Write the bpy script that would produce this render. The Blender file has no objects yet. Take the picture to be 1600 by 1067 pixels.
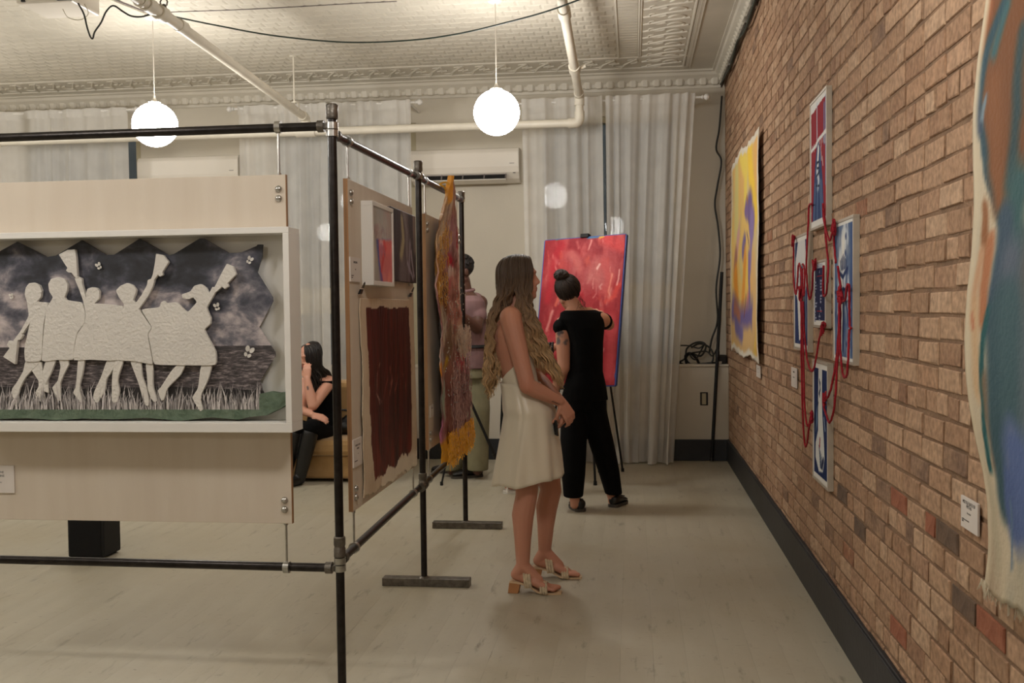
import bpy, bmesh, math, random
import numpy as np
from mathutils import Vector, Matrix

# ------------------------------------------------------------------ camera, world, exposure
scene = bpy.context.scene
C = scene.collection
W_PX, H_PX, F_PX = 1600, 1067, 1555.6
CAM = Vector((0.0, 0.0, 1.45))
YAW, PITCH, ROLL = math.radians(6.93), math.radians(1.9), 0.012
_f = Vector((-math.sin(YAW)*math.cos(PITCH), math.cos(YAW)*math.cos(PITCH), -math.sin(PITCH)))
_r0 = Vector((math.cos(YAW), math.sin(YAW), 0)); _u0 = _r0.cross(_f)
_r = _r0*math.cos(ROLL) - _u0*math.sin(ROLL); _u = _r0*math.sin(ROLL) + _u0*math.cos(ROLL)
cd = bpy.data.cameras.new('camera'); cam = bpy.data.objects.new('camera', cd); C.objects.link(cam)
cd.sensor_width = 36; cd.lens = 36*F_PX/W_PX; cd.clip_start = 0.05
m3 = Matrix((_r, _u, -_f)).transposed()
cam.matrix_world = Matrix.Translation(CAM) @ m3.to_4x4()
scene.camera = cam
cd.dof.use_dof = True; cd.dof.focus_distance = 4.6; cd.dof.aperture_fstop = 7.1

wd = bpy.data.worlds.new('dusk'); scene.world = wd; wd.use_nodes = True
wd.node_tree.nodes['Background'].inputs[0].default_value = (0.2, 0.215, 0.23, 1)
wd.node_tree.nodes['Background'].inputs[1].default_value = 0.3
vs = scene.view_settings
vs.view_transform = 'Standard'; vs.look = 'None'; vs.exposure = -0.14; vs.gamma = 1.0; vs.use_curve_mapping = False
GLOBE_POWER = 58.0
GLOBE_TINT = (1.0, 0.965, 0.93)

# ------------------------------------------------------------------ helpers
R = random.Random(7)
def spot(px, py, Y=None, X=None, Z=None):
    d = _f + _r*((px-800)/F_PX) + _u*((533.5-py)/F_PX)
    t = (Y/d.y) if Y is not None else (X/d.x) if X is not None else ((Z-CAM.z)/d.z)
    return CAM + d*t
def lin(c):
    return tuple(((v/255)/12.92 if v/255 <= .04045 else ((v/255+.055)/1.055)**2.4) for v in c[:3])
def L4(c): return lin(c)+(1,)

class MB:
    def __init__(s): s.v = []; s.f = []
    def add(s, vs, fs):
        n = len(s.v); s.v.extend([tuple(p) for p in vs]); s.f.extend([tuple(i+n for i in f) for f in fs]); return s
    def box(s, a, b):
        (x0,y0,z0),(x1,y1,z1) = [tuple(min(p,q) for p,q in zip(a,b)), tuple(max(p,q) for p,q in zip(a,b))]
        return s.add([(x0,y0,z0),(x1,y0,z0),(x1,y1,z0),(x0,y1,z0),(x0,y0,z1),(x1,y0,z1),(x1,y1,z1),(x0,y1,z1)],
                     [(0,3,2,1),(4,5,6,7),(0,1,5,4),(1,2,6,5),(2,3,7,6),(3,0,4,7)])
    def obox(s, c, ax, ay, az):       # oriented box: centre and three half-axis vectors
        c,ax,ay,az = map(Vector,(c,ax,ay,az))
        vs = [c+ax*i+ay*j+az*k for k in (-1,1) for i,j in ((-1,-1),(1,-1),(1,1),(-1,1))]
        return s.add(vs, [(0,3,2,1),(4,5,6,7),(0,1,5,4),(1,2,6,5),(2,3,7,6),(3,0,4,7)])
    def tube(s, pts, r, seg=10, cap=True, closed=False, flat=None):
        pts = [Vector(p) for p in pts]; n = len(pts)
        rs = r if isinstance(r,(list,tuple)) else [r]*n
        t0 = (pts[1]-pts[0]).normalized(); a = t0.orthogonal().normalized()
        rings = []
        for i in range(n):
            if closed: t = pts[(i+1)%n]-pts[i-1]
            else: t = pts[min(i+1,n-1)]-pts[max(i-1,0)]
            t = t.normalized() if t.length > 1e-9 else t0
            a = (a - t*a.dot(t)); a = a.normalized() if a.length > 1e-6 else t.orthogonal().normalized()
            b = t.cross(a)
            rings.append([pts[i]+(a*math.cos(2*math.pi*k/seg)+b*math.sin(2*math.pi*k/seg)*(flat or 1))*rs[i] for k in range(seg)])
        vs = [p for q in rings for p in q]; fs = []
        m = n if closed else n-1
        for i in range(m):
            j = (i+1)%n
            for k in range(seg):
                fs.append((i*seg+k, i*seg+(k+1)%seg, j*seg+(k+1)%seg, j*seg+k))
        if cap and not closed: fs += [tuple(range(seg-1,-1,-1)), tuple((n-1)*seg+k for k in range(seg))]
        return s.add(vs, fs)
    def ell(s, c, rad, axes=None, nu=16, nv=10):
        c = Vector(c); ax = axes or (Vector((1,0,0)),Vector((0,1,0)),Vector((0,0,1)))
        vs = [c - ax[2]*rad[2]]; 
        for j in range(1,nv):
            th = math.pi*j/nv
            for i in range(nu):
                ph = 2*math.pi*i/nu
                vs.append(c+ax[0]*rad[0]*math.sin(th)*math.cos(ph)+ax[1]*rad[1]*math.sin(th)*math.sin(ph)-ax[2]*rad[2]*math.cos(th))
        vs.append(c+ax[2]*rad[2]); fs = []
        for i in range(nu): fs.append((0, 1+(i+1)%nu, 1+i))
        for j in range(nv-2):
            for i in range(nu):
                a=1+j*nu+i; b=1+j*nu+(i+1)%nu; fs.append((a,b,b+nu,a+nu))
        o = 1+(nv-2)*nu; t = len(vs)-1
        for i in range(nu): fs.append((o+i, o+(i+1)%nu, t))
        return s.add(vs, fs)
    def cap(s, p0, r0, p1, r1, seg=14):
        p0,p1 = Vector(p0),Vector(p1); d=(p1-p0).normalized(); a=d.orthogonal().normalized(); b=d.cross(a)
        pts=[];rs=[]
        for k in range(1,6):
            th=math.pi/2*(k/5); pts.append(p0-d*r0*math.cos(th)); rs.append(r0*math.sin(th))
        for k in range(5,0,-1):
            th=math.pi/2*(k/5); pts.append(p1+d*r1*math.cos(th)); rs.append(r1*math.sin(th))
        rings=[[p+(a*math.cos(2*math.pi*k/seg)+b*math.sin(2*math.pi*k/seg))*r for k in range(seg)] for p,r in zip(pts,rs)]
        return s.rings(rings)
    def rings(s, rings, cap=True, closed=True):
        n=len(rings); seg=len(rings[0]); vs=[p for q in rings for p in q]; fs=[]
        for i in range(n-1):
            for k in range(seg if closed else seg-1):
                fs.append((i*seg+k, i*seg+(k+1)%seg, (i+1)*seg+(k+1)%seg, (i+1)*seg+k))
        if cap: fs += [tuple(range(seg-1,-1,-1)), tuple((n-1)*seg+k for k in range(seg))]
        return s.add(vs, fs)
    def prism(s, poly, d):            # poly: 3-D outline, d: extrusion vector
        d=Vector(d); p=[Vector(q) for q in poly]; n=len(p)
        return s.add(p+[q+d for q in p], [tuple(range(n-1,-1,-1)), tuple(range(n,2*n))]+[(i,(i+1)%n,n+(i+1)%n,n+i) for i in range(n)])
    def lathe(s, c, prof, seg=20, axis=None):   # prof: (r, h) list along axis
        c=Vector(c); z=Vector(axis or (0,0,1)).normalized(); a=z.orthogonal().normalized(); b=z.cross(a)
        return s.rings([[c+z*h+(a*math.cos(2*math.pi*k/seg)+b*math.sin(2*math.pi*k/seg))*max(r,1e-5) for k in range(seg)] for r,h in prof])
    def build(s, name, mat, parent=None, smooth=None, loc=None, fix=False, bevel=0):
        me = bpy.data.meshes.new(name)
        off = Vector((0,0,0))
        if parent is not None:
            q = parent
            while q is not None: off += q.location; q = q.parent
        elif loc is not None: off = Vector(loc)
        elif s.v:
            a = np.array(s.v); off = Vector(((a[:,0].min()+a[:,0].max())/2,(a[:,1].min()+a[:,1].max())/2,a[:,2].min()))
        me.from_pydata([(p[0]-off.x,p[1]-off.y,p[2]-off.z) for p in s.v], [], s.f); me.update()
        if fix:
            bm=bmesh.new(); bm.from_mesh(me); bmesh.ops.recalc_face_normals(bm, faces=bm.faces); bm.to_mesh(me); bm.free()
        if smooth is not None:
            me.polygons.foreach_set('use_smooth',[True]*len(me.polygons)); me.set_sharp_from_angle(angle=math.radians(smooth))
        if mat is not None: me.materials.append(mat)
        o = bpy.data.objects.new(name, me); C.objects.link(o)
        if parent is not None: o.parent = parent
        else: o.location = off
        if bevel:
            b=o.modifiers.new('bevel','BEVEL'); b.width=bevel; b.segments=2; b.limit_method='ANGLE'
        return o
def empty(name, loc):
    o = bpy.data.objects.new(name, None); C.objects.link(o); o.location = Vector(loc); o.empty_display_size=.1; return o
def tag(o, label=None, cat=None, group=None, kind=None):
    if label: o['label']=label
    if cat: o['category']=cat
    if group: o['group']=group
    if kind: o['kind']=kind
    return o
def struct(o, label=None, cat=None):
    o['kind']='structure'
    if label: o['label']=label
    if cat: o['category']=cat
    return o
def smoothpts(pts, n=8, closed=False):
    P=[Vector(p) for p in pts]; out=[]; m=len(P)
    for i in range(m if closed else m-1):
        p1,p2=P[i],P[(i+1)%m]
        p0=P[i-1] if (i>0 or closed) else p1*2-p2
        p3=P[(i+2)%m] if (i+2<m or closed) else p2*2-p1
        for k in range(n):
            t=k/n
            out.append(.5*((2*p1)+(p2-p0)*t+(2*p0-5*p1+4*p2-p3)*t*t+(3*p1-p0-3*p2+p3)*t**3))
    if not closed: out.append(P[-1])
    return out

# ------------------------------------------------------------------ materials
def mat(name, col, rough=.6, metal=0, var=0.0, vscale=6.0, bump=0.0, bscale=40.0, col2=None, spec=.5, stretch=None, rnd=0.0, detail=4, sheen=0):
    m = bpy.data.materials.new(name); m.use_nodes = True; nt=m.node_tree; n=nt.nodes; l=nt.links
    p = n['Principled BSDF']; p.inputs['Roughness'].default_value=rough; p.inputs['Metallic'].default_value=metal
    p.inputs['Specular IOR Level'].default_value=spec
    if sheen: p.inputs['Sheen Weight'].default_value=sheen
    tc=n.new('ShaderNodeTexCoord'); mp=n.new('ShaderNodeMapping'); l.new(tc.outputs['Object'],mp.inputs['Vector'])
    if stretch: mp.inputs['Scale'].default_value=stretch
    c1=lin(col); c2=lin(col2) if col2 else tuple(v*(1-var) for v in c1)
    no=n.new('ShaderNodeTexNoise'); no.inputs['Scale'].default_value=vscale; no.inputs['Detail'].default_value=detail
    l.new(mp.outputs['Vector'],no.inputs['Vector'])
    mx=n.new('ShaderNodeMix'); mx.data_type='RGBA'
    mx.inputs[6].default_value=c1+(1,); mx.inputs[7].default_value=c2+(1,)
    rp=n.new('ShaderNodeMapRange'); rp.inputs['From Min'].default_value=.35; rp.inputs['From Max'].default_value=.65
    l.new(no.outputs['Fac'],rp.inputs['Value']); l.new(rp.outputs['Result'],mx.inputs[0])
    out=mx.outputs[2]
    if rnd:
        oi=n.new('ShaderNodeObjectInfo'); hs=n.new('ShaderNodeHueSaturation')
        mr=n.new('ShaderNodeMapRange'); mr.inputs['To Min'].default_value=1-rnd; mr.inputs['To Max'].default_value=1+rnd
        l.new(oi.outputs['Random'],mr.inputs['Value']); l.new(mr.outputs['Result'],hs.inputs['Value']); l.new(out,hs.inputs['Color']); out=hs.outputs['Color']
    l.new(out,p.inputs['Base Color'])
    if bump:
        nb=n.new('ShaderNodeTexNoise'); nb.inputs['Scale'].default_value=bscale; nb.inputs['Detail'].default_value=5
        l.new(mp.outputs['Vector'],nb.inputs['Vector'])
        bp=n.new('ShaderNodeBump'); bp.inputs['Strength'].default_value=min(1,bump); bp.inputs['Distance'].default_value=.01
        l.new(nb.outputs['Fac'],bp.inputs['Height']); l.new(bp.outputs['Normal'],p.inputs['Normal'])
    return m
def mat_paint(name, rough=.55, bump=.3, bscale=60, spec=.4, stretch=None):
    m=bpy.data.materials.new(name); m.use_nodes=True; n=m.node_tree.nodes; l=m.node_tree.links; p=n['Principled BSDF']
    a=n.new('ShaderNodeVertexColor'); a.layer_name='paint'; l.new(a.outputs['Color'],p.inputs['Base Color'])
    p.inputs['Roughness'].default_value=rough; p.inputs['Specular IOR Level'].default_value=spec
    tc=n.new('ShaderNodeTexCoord'); nb=n.new('ShaderNodeTexNoise'); nb.inputs['Scale'].default_value=bscale; nb.inputs['Detail'].default_value=6
    mp=n.new('ShaderNodeMapping'); l.new(tc.outputs['Object'],mp.inputs['Vector']); l.new(mp.outputs['Vector'],nb.inputs['Vector'])
    if stretch: mp.inputs['Scale'].default_value=stretch
    bp=n.new('ShaderNodeBump'); bp.inputs['Strength'].default_value=bump; bp.inputs['Distance'].default_value=.01
    l.new(nb.outputs['Fac'],bp.inputs['Height']); l.new(bp.outputs['Normal'],p.inputs['Normal'])
    return m
def mat_brick(name, island):
    m=bpy.data.materials.new(name); m.use_nodes=True; n=m.node_tree.nodes; l=m.node_tree.links; p=n['Principled BSDF']
    p.inputs['Roughness'].default_value=.88; p.inputs['Specular IOR Level'].default_value=.25
    if island: src=n.new('ShaderNodeNewGeometry').outputs['Random Per Island']
    else: src=n.new('ShaderNodeObjectInfo').outputs['Random']
    cr=n.new('ShaderNodeValToRGB'); e=cr.color_ramp; e.interpolation='CONSTANT'
    cols=[(174,138,108),(186,152,121),(164,129,100),(178,143,113),(158,122,94),(190,158,128),(168,132,104),(148,112,87),(182,148,118),(174,136,105),(156,106,78),(134,106,86),(180,145,115)]
    stops=[0,.11,.22,.33,.44,.52,.63,.74,.79,.87,.94,.945,.965]
    e.elements[0].color=L4(cols[0]); e.elements[1].position=stops[1]; e.elements[1].color=L4(cols[1])
    for c,s in zip(cols[2:],stops[2:]): q=e.elements.new(s); q.color=L4(c)
    l.new(src,cr.inputs['Fac'])
    ge=n.new('ShaderNodeNewGeometry')
    no=n.new('ShaderNodeTexNoise'); no.inputs['Scale'].default_value=9; no.inputs['Detail'].default_value=6; l.new(ge.outputs['Position'],no.inputs['Vector'])
    mx=n.new('ShaderNodeMix'); mx.data_type='RGBA'; l.new(cr.outputs['Color'],mx.inputs[6]); mx.inputs[7].default_value=L4((178,144,113))
    mr=n.new('ShaderNodeMapRange'); mr.inputs['From Min'].default_value=.42; mr.inputs['From Max'].default_value=.72; mr.inputs['To Max'].default_value=.75
    l.new(no.outputs['Fac'],mr.inputs['Value']); l.new(mr.outputs['Result'],mx.inputs[0])
    n2=n.new('ShaderNodeTexNoise'); n2.inputs['Scale'].default_value=45; n2.inputs['Detail'].default_value=4; l.new(ge.outputs['Position'],n2.inputs['Vector'])
    mr2=n.new('ShaderNodeMapRange'); mr2.inputs['From Min'].default_value=.3; mr2.inputs['From Max'].default_value=.7; mr2.inputs['To Min'].default_value=.66; mr2.inputs['To Max'].default_value=1.16
    l.new(n2.outputs['Fac'],mr2.inputs['Value'])
    hs=n.new('ShaderNodeHueSaturation'); hs.inputs['Saturation'].default_value=.96; l.new(mx.outputs[2],hs.inputs['Color']); l.new(mr2.outputs['Result'],hs.inputs['Value'])
    l.new(hs.outputs['Color'],p.inputs['Base Color'])
    bp=n.new('ShaderNodeBump'); bp.inputs['Strength'].default_value=.6; bp.inputs['Distance'].default_value=.006; l.new(n2.outputs['Fac'],bp.inputs['Height']); l.new(bp.outputs['Normal'],p.inputs['Normal'])
    return m
M={}
M['brick']=mat_brick('painted_brick',False); M['brick_mass']=mat_brick('painted_brick_mass',True)
M['mortar']=mat('mortar',(146,116,90),.95,bump=.8,bscale=120,col2=(124,98,76),vscale=12)
def mat_floor():
    m=mat('painted_floorboards',(184,177,158),.42,col2=(172,165,145),vscale=1.6,bump=.12,bscale=9,stretch=(3,.5,1),detail=8,rnd=.008)
    n=m.node_tree.nodes; l=m.node_tree.links; p=n['Principled BSDF']; src=p.inputs['Base Color'].links[0].from_socket
    ge=n.new('ShaderNodeNewGeometry')
    def scuffs(scale,stretch,lo,hi,amt,col,src):
        mp=n.new('ShaderNodeMapping'); mp.inputs['Scale'].default_value=stretch; mp.inputs['Rotation'].default_value=(0,0,.5); l.new(ge.outputs['Position'],mp.inputs['Vector'])
        no=n.new('ShaderNodeTexNoise'); no.inputs['Scale'].default_value=scale; no.inputs['Detail'].default_value=7; no.inputs['Roughness'].default_value=.65; l.new(mp.outputs['Vector'],no.inputs['Vector'])
        mr=n.new('ShaderNodeMapRange'); mr.inputs['From Min'].default_value=lo; mr.inputs['From Max'].default_value=hi; mr.inputs['To Max'].default_value=amt; l.new(no.outputs['Fac'],mr.inputs['Value'])
        mx=n.new('ShaderNodeMix'); mx.data_type='RGBA'; l.new(src,mx.inputs[6]); mx.inputs[7].default_value=L4(col); l.new(mr.outputs['Result'],mx.inputs[0]); return mx.outputs[2]
    src=scuffs(3.5,(5,1,1),.59,.72,.8,(118,108,90),src)
    src=scuffs(1.3,(1,1,1),.46,.7,.55,(164,152,124),src); src=scuffs(.5,(1,1,1),.45,.65,.4,(164,157,140),src)
    src=scuffs(16,(1,4,1),.63,.70,.85,(104,92,76),src)
    l.new(src,p.inputs['Base Color']); return m
M['floor']=mat_floor()
M['ceil']=mat('ceiling_paint',(206,199,183),.5,var=.1,vscale=3,bump=.1,bscale=30)
M['wall']=mat('cream_plaster',(204,196,179),.7,var=.07,vscale=1.5,bump=.12,bscale=60)
M['base']=mat('black_baseboard_paint',(42,43,46),.5,var=.35,vscale=4,bump=.15,bscale=30)
M['pipew']=mat('cream_pipe_paint',(214,207,190),.45,var=.08,vscale=8,bump=.1,bscale=50)
M['steel']=mat('raw_black_pipe',(58,54,52),.32,metal=.85,var=.35,vscale=25,bump=.08,bscale=120)
M['steel2']=mat('scuffed_steel_fitting',(122,116,108),.4,metal=.85,var=.4,vscale=40,bump=.2,bscale=120)
M['zinc']=mat('bright_zinc',(190,188,182),.28,metal=.95,var=.2,vscale=60)
M['ply']=mat('pale_plywood',(206,194,177),.62,col2=(201,188,170),vscale=2.2,stretch=(7,7,.8),bump=.06,bscale=60,detail=8)
M['plyedge']=mat('plywood_edge',(160,118,78),.7,var=.4,vscale=60,stretch=(1,1,.02))
M['white']=mat('white_paint',(226,223,216),.5,var=.04,vscale=5)
M['plastic']=mat('warm_white_plastic',(226,219,206),.38,var=.03,vscale=4)
M['dark']=mat('matte_black',(10,10,11),.7,var=.3,vscale=10)
M['gloss']=mat('black_plastic',(18,18,19),.35,var=.3,vscale=10)
M['cable']=mat('dark_cable',(38,40,36),.5,var=.3,vscale=20)
M['greencable']=mat('dark_green_cable',(40,58,50),.45,var=.2,vscale=20)
M['paper']=mat('white_card',(214,206,198),.7,var=.04,vscale=6)
M['ink']=mat('printed_ink',(52,46,44),.8,var=.1)
M['inkl']=mat('grey_printed_ink',(120,112,108),.8,var=.1)
M['yarn']=mat('crimson_yarn',(176,18,40),.85,var=.35,vscale=90,bump=.6,bscale=300)
M['silver']=mat('brushed_pale_frame',(186,176,160),.45,metal=.25,var=.12,vscale=14)

# ------------------------------------------------------------------ painting helper
def fbm(x,y,seed,oct=5):
    rs=np.random.RandomState(seed); out=np.zeros_like(x); a=.5
    for o in range(oct):
        g=rs.rand(64,64); X=x*2**o; Y=y*2**o; i=np.floor(X).astype(int); j=np.floor(Y).astype(int); fx=X-i; fy=Y-j
        fx=fx*fx*(3-2*fx); fy=fy*fy*(3-2*fy)
        q=lambda a_,b_: g[a_%64,b_%64]
        out+=a*((q(i,j)*(1-fx)+q(i+1,j)*fx)*(1-fy)+(q(i,j+1)*(1-fx)+q(i+1,j+1)*fx)*fy); a*=.5
    return out/(1-.5**oct)
def segdist(P,pts):
    best=np.full(P.shape[:-1],1e9)
    for a,b in zip(pts[:-1],pts[1:]):
        a=np.array(a,float); b=np.array(b,float); ab=b-a; t=np.clip(((P-a)@ab)/max(ab@ab,1e-12),0,1)
        best=np.minimum(best,np.linalg.norm(P-(a+t[...,None]*ab),axis=-1))
    return best
def inpoly(P,poly):
    x,y=P[...,0],P[...,1]; c=np.zeros(x.shape,bool); n=len(poly)
    for i in range(n):
        (x1,y1),(x2,y2)=poly[i],poly[(i+1)%n]
        if y1==y2: continue
        c ^= ((y1>y)!=(y2>y))&(x<(x2-x1)*(y-y1)/(y2-y1)+x1)
    return c
class Canvas:
    """a rectangle in the place (origin o, width vector u, height vector v) with a painted grid"""
    def __init__(s,o,u,v,n,nu,nv,base,seed=1,warp=.012,wscale=9):
        s.o,s.u,s.v,s.n=map(Vector,(o,u,v,n)); s.nu,s.nv=nu,nv; s.w=s.u.length; s.h=s.v.length
        U,V=np.meshgrid(np.linspace(0,1,nu+1),np.linspace(0,1,nv+1)); s.U,s.V=U,V
        s.P=np.stack([U*s.w,V*s.h],-1); s.seed=seed
        k=wscale
        s.Q=s.P+warp*2*np.stack([fbm(s.P[...,0]*k+3,s.P[...,1]*k,seed)-.5,fbm(s.P[...,0]*k,s.P[...,1]*k+9,seed+1)-.5],-1)
        s.c=np.ones(U.shape+(3,))*np.array(base,float)
    def uv(s,px,py):       # photograph pixel -> metres in the canvas plane
        d=_f+_r*((px-800)/F_PX)+_u*((533.5-py)/F_PX); t=(s.o-CAM).dot(s.n)/d.dot(s.n); p=CAM+d*t-s.o
        return (p.dot(s.u)/s.w, p.dot(s.v)/s.h)
    def mix(s,m,col):
        m=np.clip(m,0,1)[...,None]; s.c=s.c*(1-m)+np.array(col,float)*m
    def stroke(s,pts,w,col,soft=.4,a=1.0,px=True,streak=0.0):
        q=[s.uv(*p) for p in pts] if px else [(p[0]*s.w,p[1]*s.h) for p in pts]
        if len(q)==1: q=q*2
        d=segdist(s.Q,q); m=np.clip((w-d)/(w*soft+1e-6),0,1)*a
        if streak: m*=np.clip(.5+streak*(fbm(s.P[...,0]*60,s.P[...,1]*14,s.seed+5)-.5)*4,0,1)
        s.mix(m,col)
    def fill(s,pts,col,a=1.0,px=True,soft=0):
        q=[s.uv(*p) for p in pts] if px else [(p[0]*s.w,p[1]*s.h) for p in pts]
        m=inpoly(s.Q,q).astype(float)
        if soft: m=np.maximum(m, np.clip(1-segdist(s.Q,q+[q[0]])/soft,0,1))
        s.mix(m*a,col)
    def mottle(s,scale,cols,amt,stretch=(1,1),seed=3):
        nz=fbm(s.P[...,0]*scale*stretch[0],s.P[...,1]*scale*stretch[1],s.seed+seed)
        for k,col in enumerate(cols):
            s.mix(np.clip((fbm(s.P[...,0]*scale*stretch[0]+k*7,s.P[...,1]*scale*stretch[1]+k*3,s.seed+seed+k)-.52)*6,0,1)*amt,col)
    def build(s,name,m,parent=None,thick=.004,edge=None,disp=None,loc=None):
        U,V=s.U.copy(),s.V.copy()
        if edge is not None: U,V=edge(U,V)
        D=np.zeros_like(U) if disp is None else disp(s.U,s.V)
        pos=np.array(s.o)+U[...,None]*np.array(s.u)+V[...,None]*np.array(s.v)+D[...,None]*np.array(s.n)
        off=Vector((0,0,0))
        if parent is not None:
            q=parent
            while q is not None: off+=q.location; q=q.parent
        else: off=Vector(loc) if loc is not None else s.o.copy()
        nu,nv=s.nu,s.nv; N=(nu+1)*(nv+1)
        front=pos.reshape(-1,3)-np.array(off); back=front-np.array(s.n)*thick
        idx=np.arange(N).reshape(nv+1,nu+1)
        f=np.stack([idx[:-1,:-1],idx[:-1,1:],idx[1:,1:],idx[1:,:-1]],-1).reshape(-1,4)
        fl=f.tolist()
        bd=idx[0,:].tolist()+idx[1:,-1].tolist()+idx[-1,-2::-1].tolist()+idx[-2:0:-1,0].tolist()
        vs=np.concatenate([front,back])
        nb=len(bd)
        fl+=[[bd[i],N+bd[i],N+bd[(i+1)%nb],bd[(i+1)%nb]] for i in range(nb)]
        fl+=(f[:,::-1]+N).tolist()
        if Vector(s.u).cross(Vector(s.v)).dot(s.n)<0: fl=[q[::-1] for q in fl]
        me=bpy.data.meshes.new(name); me.from_pydata(vs.tolist(),[],fl); me.update()
        c=np.clip(s.c,0,255)/255; c=np.where(c<=.04045,c/12.92,((c+.055)/1.055)**2.4).reshape(-1,3)
        cb=np.concatenate([c,c]); ca=me.color_attributes.new('paint','FLOAT_COLOR','POINT')
        ca.data.foreach_set('color',np.concatenate([cb,np.ones((len(cb),1))],1).astype(np.float32).ravel())
        me.polygons.foreach_set('use_smooth',[True]*(len(f))+[False]*(len(fl)-len(f)))
        me.materials.append(m); o=bpy.data.objects.new(name,me); C.objects.link(o)
        if parent is not None: o.parent=parent
        else: o.location=off
        return o

# ------------------------------------------------------------------ the room
WX, BY, CZ = 0.885, 9.75, 3.68          # brick wall face, back wall, ceiling
LX, FY = -7.4, -4.0
o=struct(MB().box((LX-.2,FY-.2,-.12),(WX+.3,BY+.3,-.012)).build('floor',M['mortar'],loc=(0,0,0)),'worn grey beige painted floorboards','floor')
floor=o
pw=.135; k=0; x=WX-.002
pm=None
y0,y1=FY,BY
while x>LX:
    if pm is None:
        b=MB(); w2=pw/2-.0002
        b.box((-w2,y0-(y0+y1)/2,-.013),(w2,y1-(y0+y1)/2,0))
        o=b.build('floorboard',M['floor'],floor); pm=o; 
        me=o.data
        for v in me.vertices: pass
    else:
        o=bpy.data.objects.new('floorboard',pm.data); C.objects.link(o); o.parent=floor
    o.location=(x-pw/2,(y0+y1)/2,R.uniform(-.0002,.0)); x-=pw
o=MB().box((LX-.2,FY-.2,CZ),(WX+.3,BY+.3,CZ+.1)).build('ceiling',M['ceil'],loc=(0,0,0)); struct(o,'cream painted pressed tin ceiling','ceiling'); ceil=o
# pressed tin relief: square field pads, two long plain bands, scroll border, edge moulding
FX0,FX1,FYB=LX+.1,-.12,9.02
b=MB(); s_=.118
ny=int((FYB-FY)/s_)
for j in range(ny):
    y=FYB-(j+.5)*s_; ox=(j%2)*s_/2
    nx=int((FX1-FX0)/s_)
    for i in range(nx):
        xx=FX1-(i+.5)*s_-ox; a=s_/2-.003; c=a-.014
        z0,z1=CZ,CZ-.0042
        b.add([(xx-a,y-a,z0),(xx+a,y-a,z0),(xx+a,y+a,z0),(xx-a,y+a,z0),(xx-c,y-c,z1),(xx+c,y-c,z1),(xx+c,y+c,z1),(xx-c,y+c,z1)],
              [(4,7,6,5),(0,4,5,1),(1,5,6,2),(2,6,7,3),(3,7,4,0)])
for j in range(int((FYB-FY)/.075)):      # narrow ribbed band beside the scrolls
    y=FYB-(j+.5)*.075
    b.box((-.09,y-.03,CZ),(.055,y+.03,CZ-.003))
tag(b.build('pressed_pads',M['ceil'],ceil),kind='stuff')
b=MB()
for xx in (-.105,.07,.085): b.tube([(xx,FY,CZ),(xx,FYB+.02,CZ)],.009,6)
for xx in (.485,.52,.545): b.tube([(xx,FY,CZ),(xx,9.5,CZ)],.012,6)
for yy in (9.03,9.05,9.44,9.47,9.5): b.tube([(LX,yy,CZ),(.545,yy,CZ)],.011,6)
b.box((.50,FY,CZ),(.54,9.5,CZ-.01)); b.box((LX,9.45,CZ),(.54,9.49,CZ-.01))
b.build('border_moulding',M['ceil'],ceil,smooth=40)
b=MB()
def scroll(cx,cy,ux,uy,sx,sy):
    pts=[]
    for k in range(15):
        t=k/14; a=t*4.6*sx; r=.085*(1-t*.75)
        pts.append((cx+(ux[0]*math.cos(a)*r+uy[0]*math.sin(a)*r*sy), cy+(ux[1]*math.cos(a)*r+uy[1]*math.sin(a)*r*sy), CZ-.001))
    b.tube(pts,[.010*(1-.5*i/14) for i in range(15)],6)
for j in range(int((9.4-FY)/.2)):
    y=9.35-j*.2
    scroll(.19,y,(1,0),(0,1),1,1); scroll(.38,y-.1,(-1,0),(0,1),1,-1)
    b.tube([(.1,y+.06,CZ),(.2,y+.02,CZ),(.3,y-.04,CZ),(.46,y-.09,CZ)],.011,6)
for j in range(int((.45-LX)/.2)):
    x=.0-j*.2
    scroll(x,9.17,(0,1),(1,0),1,1); scroll(x-.1,9.32,(0,-1),(1,0),1,-1)
    b.tube([(x+.06,9.1,CZ),(x,9.2,CZ),(x-.05,9.28,CZ),(x-.09,9.42,CZ)],.011,6)
tag(b.build('scroll_relief',M['ceil'],ceil,smooth=60),kind='stuff')

# walls
struct(MB().box((LX,BY,0),(WX+.3,BY+.2,CZ)).build('wall_back',None,loc=(0,0,0)))
bpy.data.objects.remove(bpy.data.objects['wall_back'])
WIN=[(-6.35,-5.0),(-3.62,-2.12),(-.92,.46)]; WZ0,WZ1=.62,3.3
b=MB(); xs=[LX]+[q for w in WIN for q in w]+[WX+.3]
for i in range(0,len(xs),2): b.box((xs[i],BY,0),(xs[i+1],BY+.2,CZ))
for a,c in WIN: b.box((a,BY,0),(c,BY+.2,WZ0)); b.box((a,BY,WZ1),(c,BY+.2,CZ))
struct(b.build('wall_back',M['wall'],loc=(0,0,0)),'cream plaster wall behind the curtains','wall')
struct(MB().box((LX-.2,FY,0),(LX,BY,CZ)).build('wall_left',M['wall'],loc=(0,0,0)),'cream plaster side wall','wall')
struct(MB().box((LX-.2,FY-.2,0),(WX+.3,FY,CZ)).build('wall_front',M['wall'],loc=(0,0,0)),'cream plaster wall at the near end','wall')
wr=struct(MB().box((WX+.0045,FY,0),(WX+.2,BY+.01,CZ)).build('wall_right',M['mortar'],loc=(0,0,0)),'tan brick wall with rough mortar joints','wall')
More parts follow.
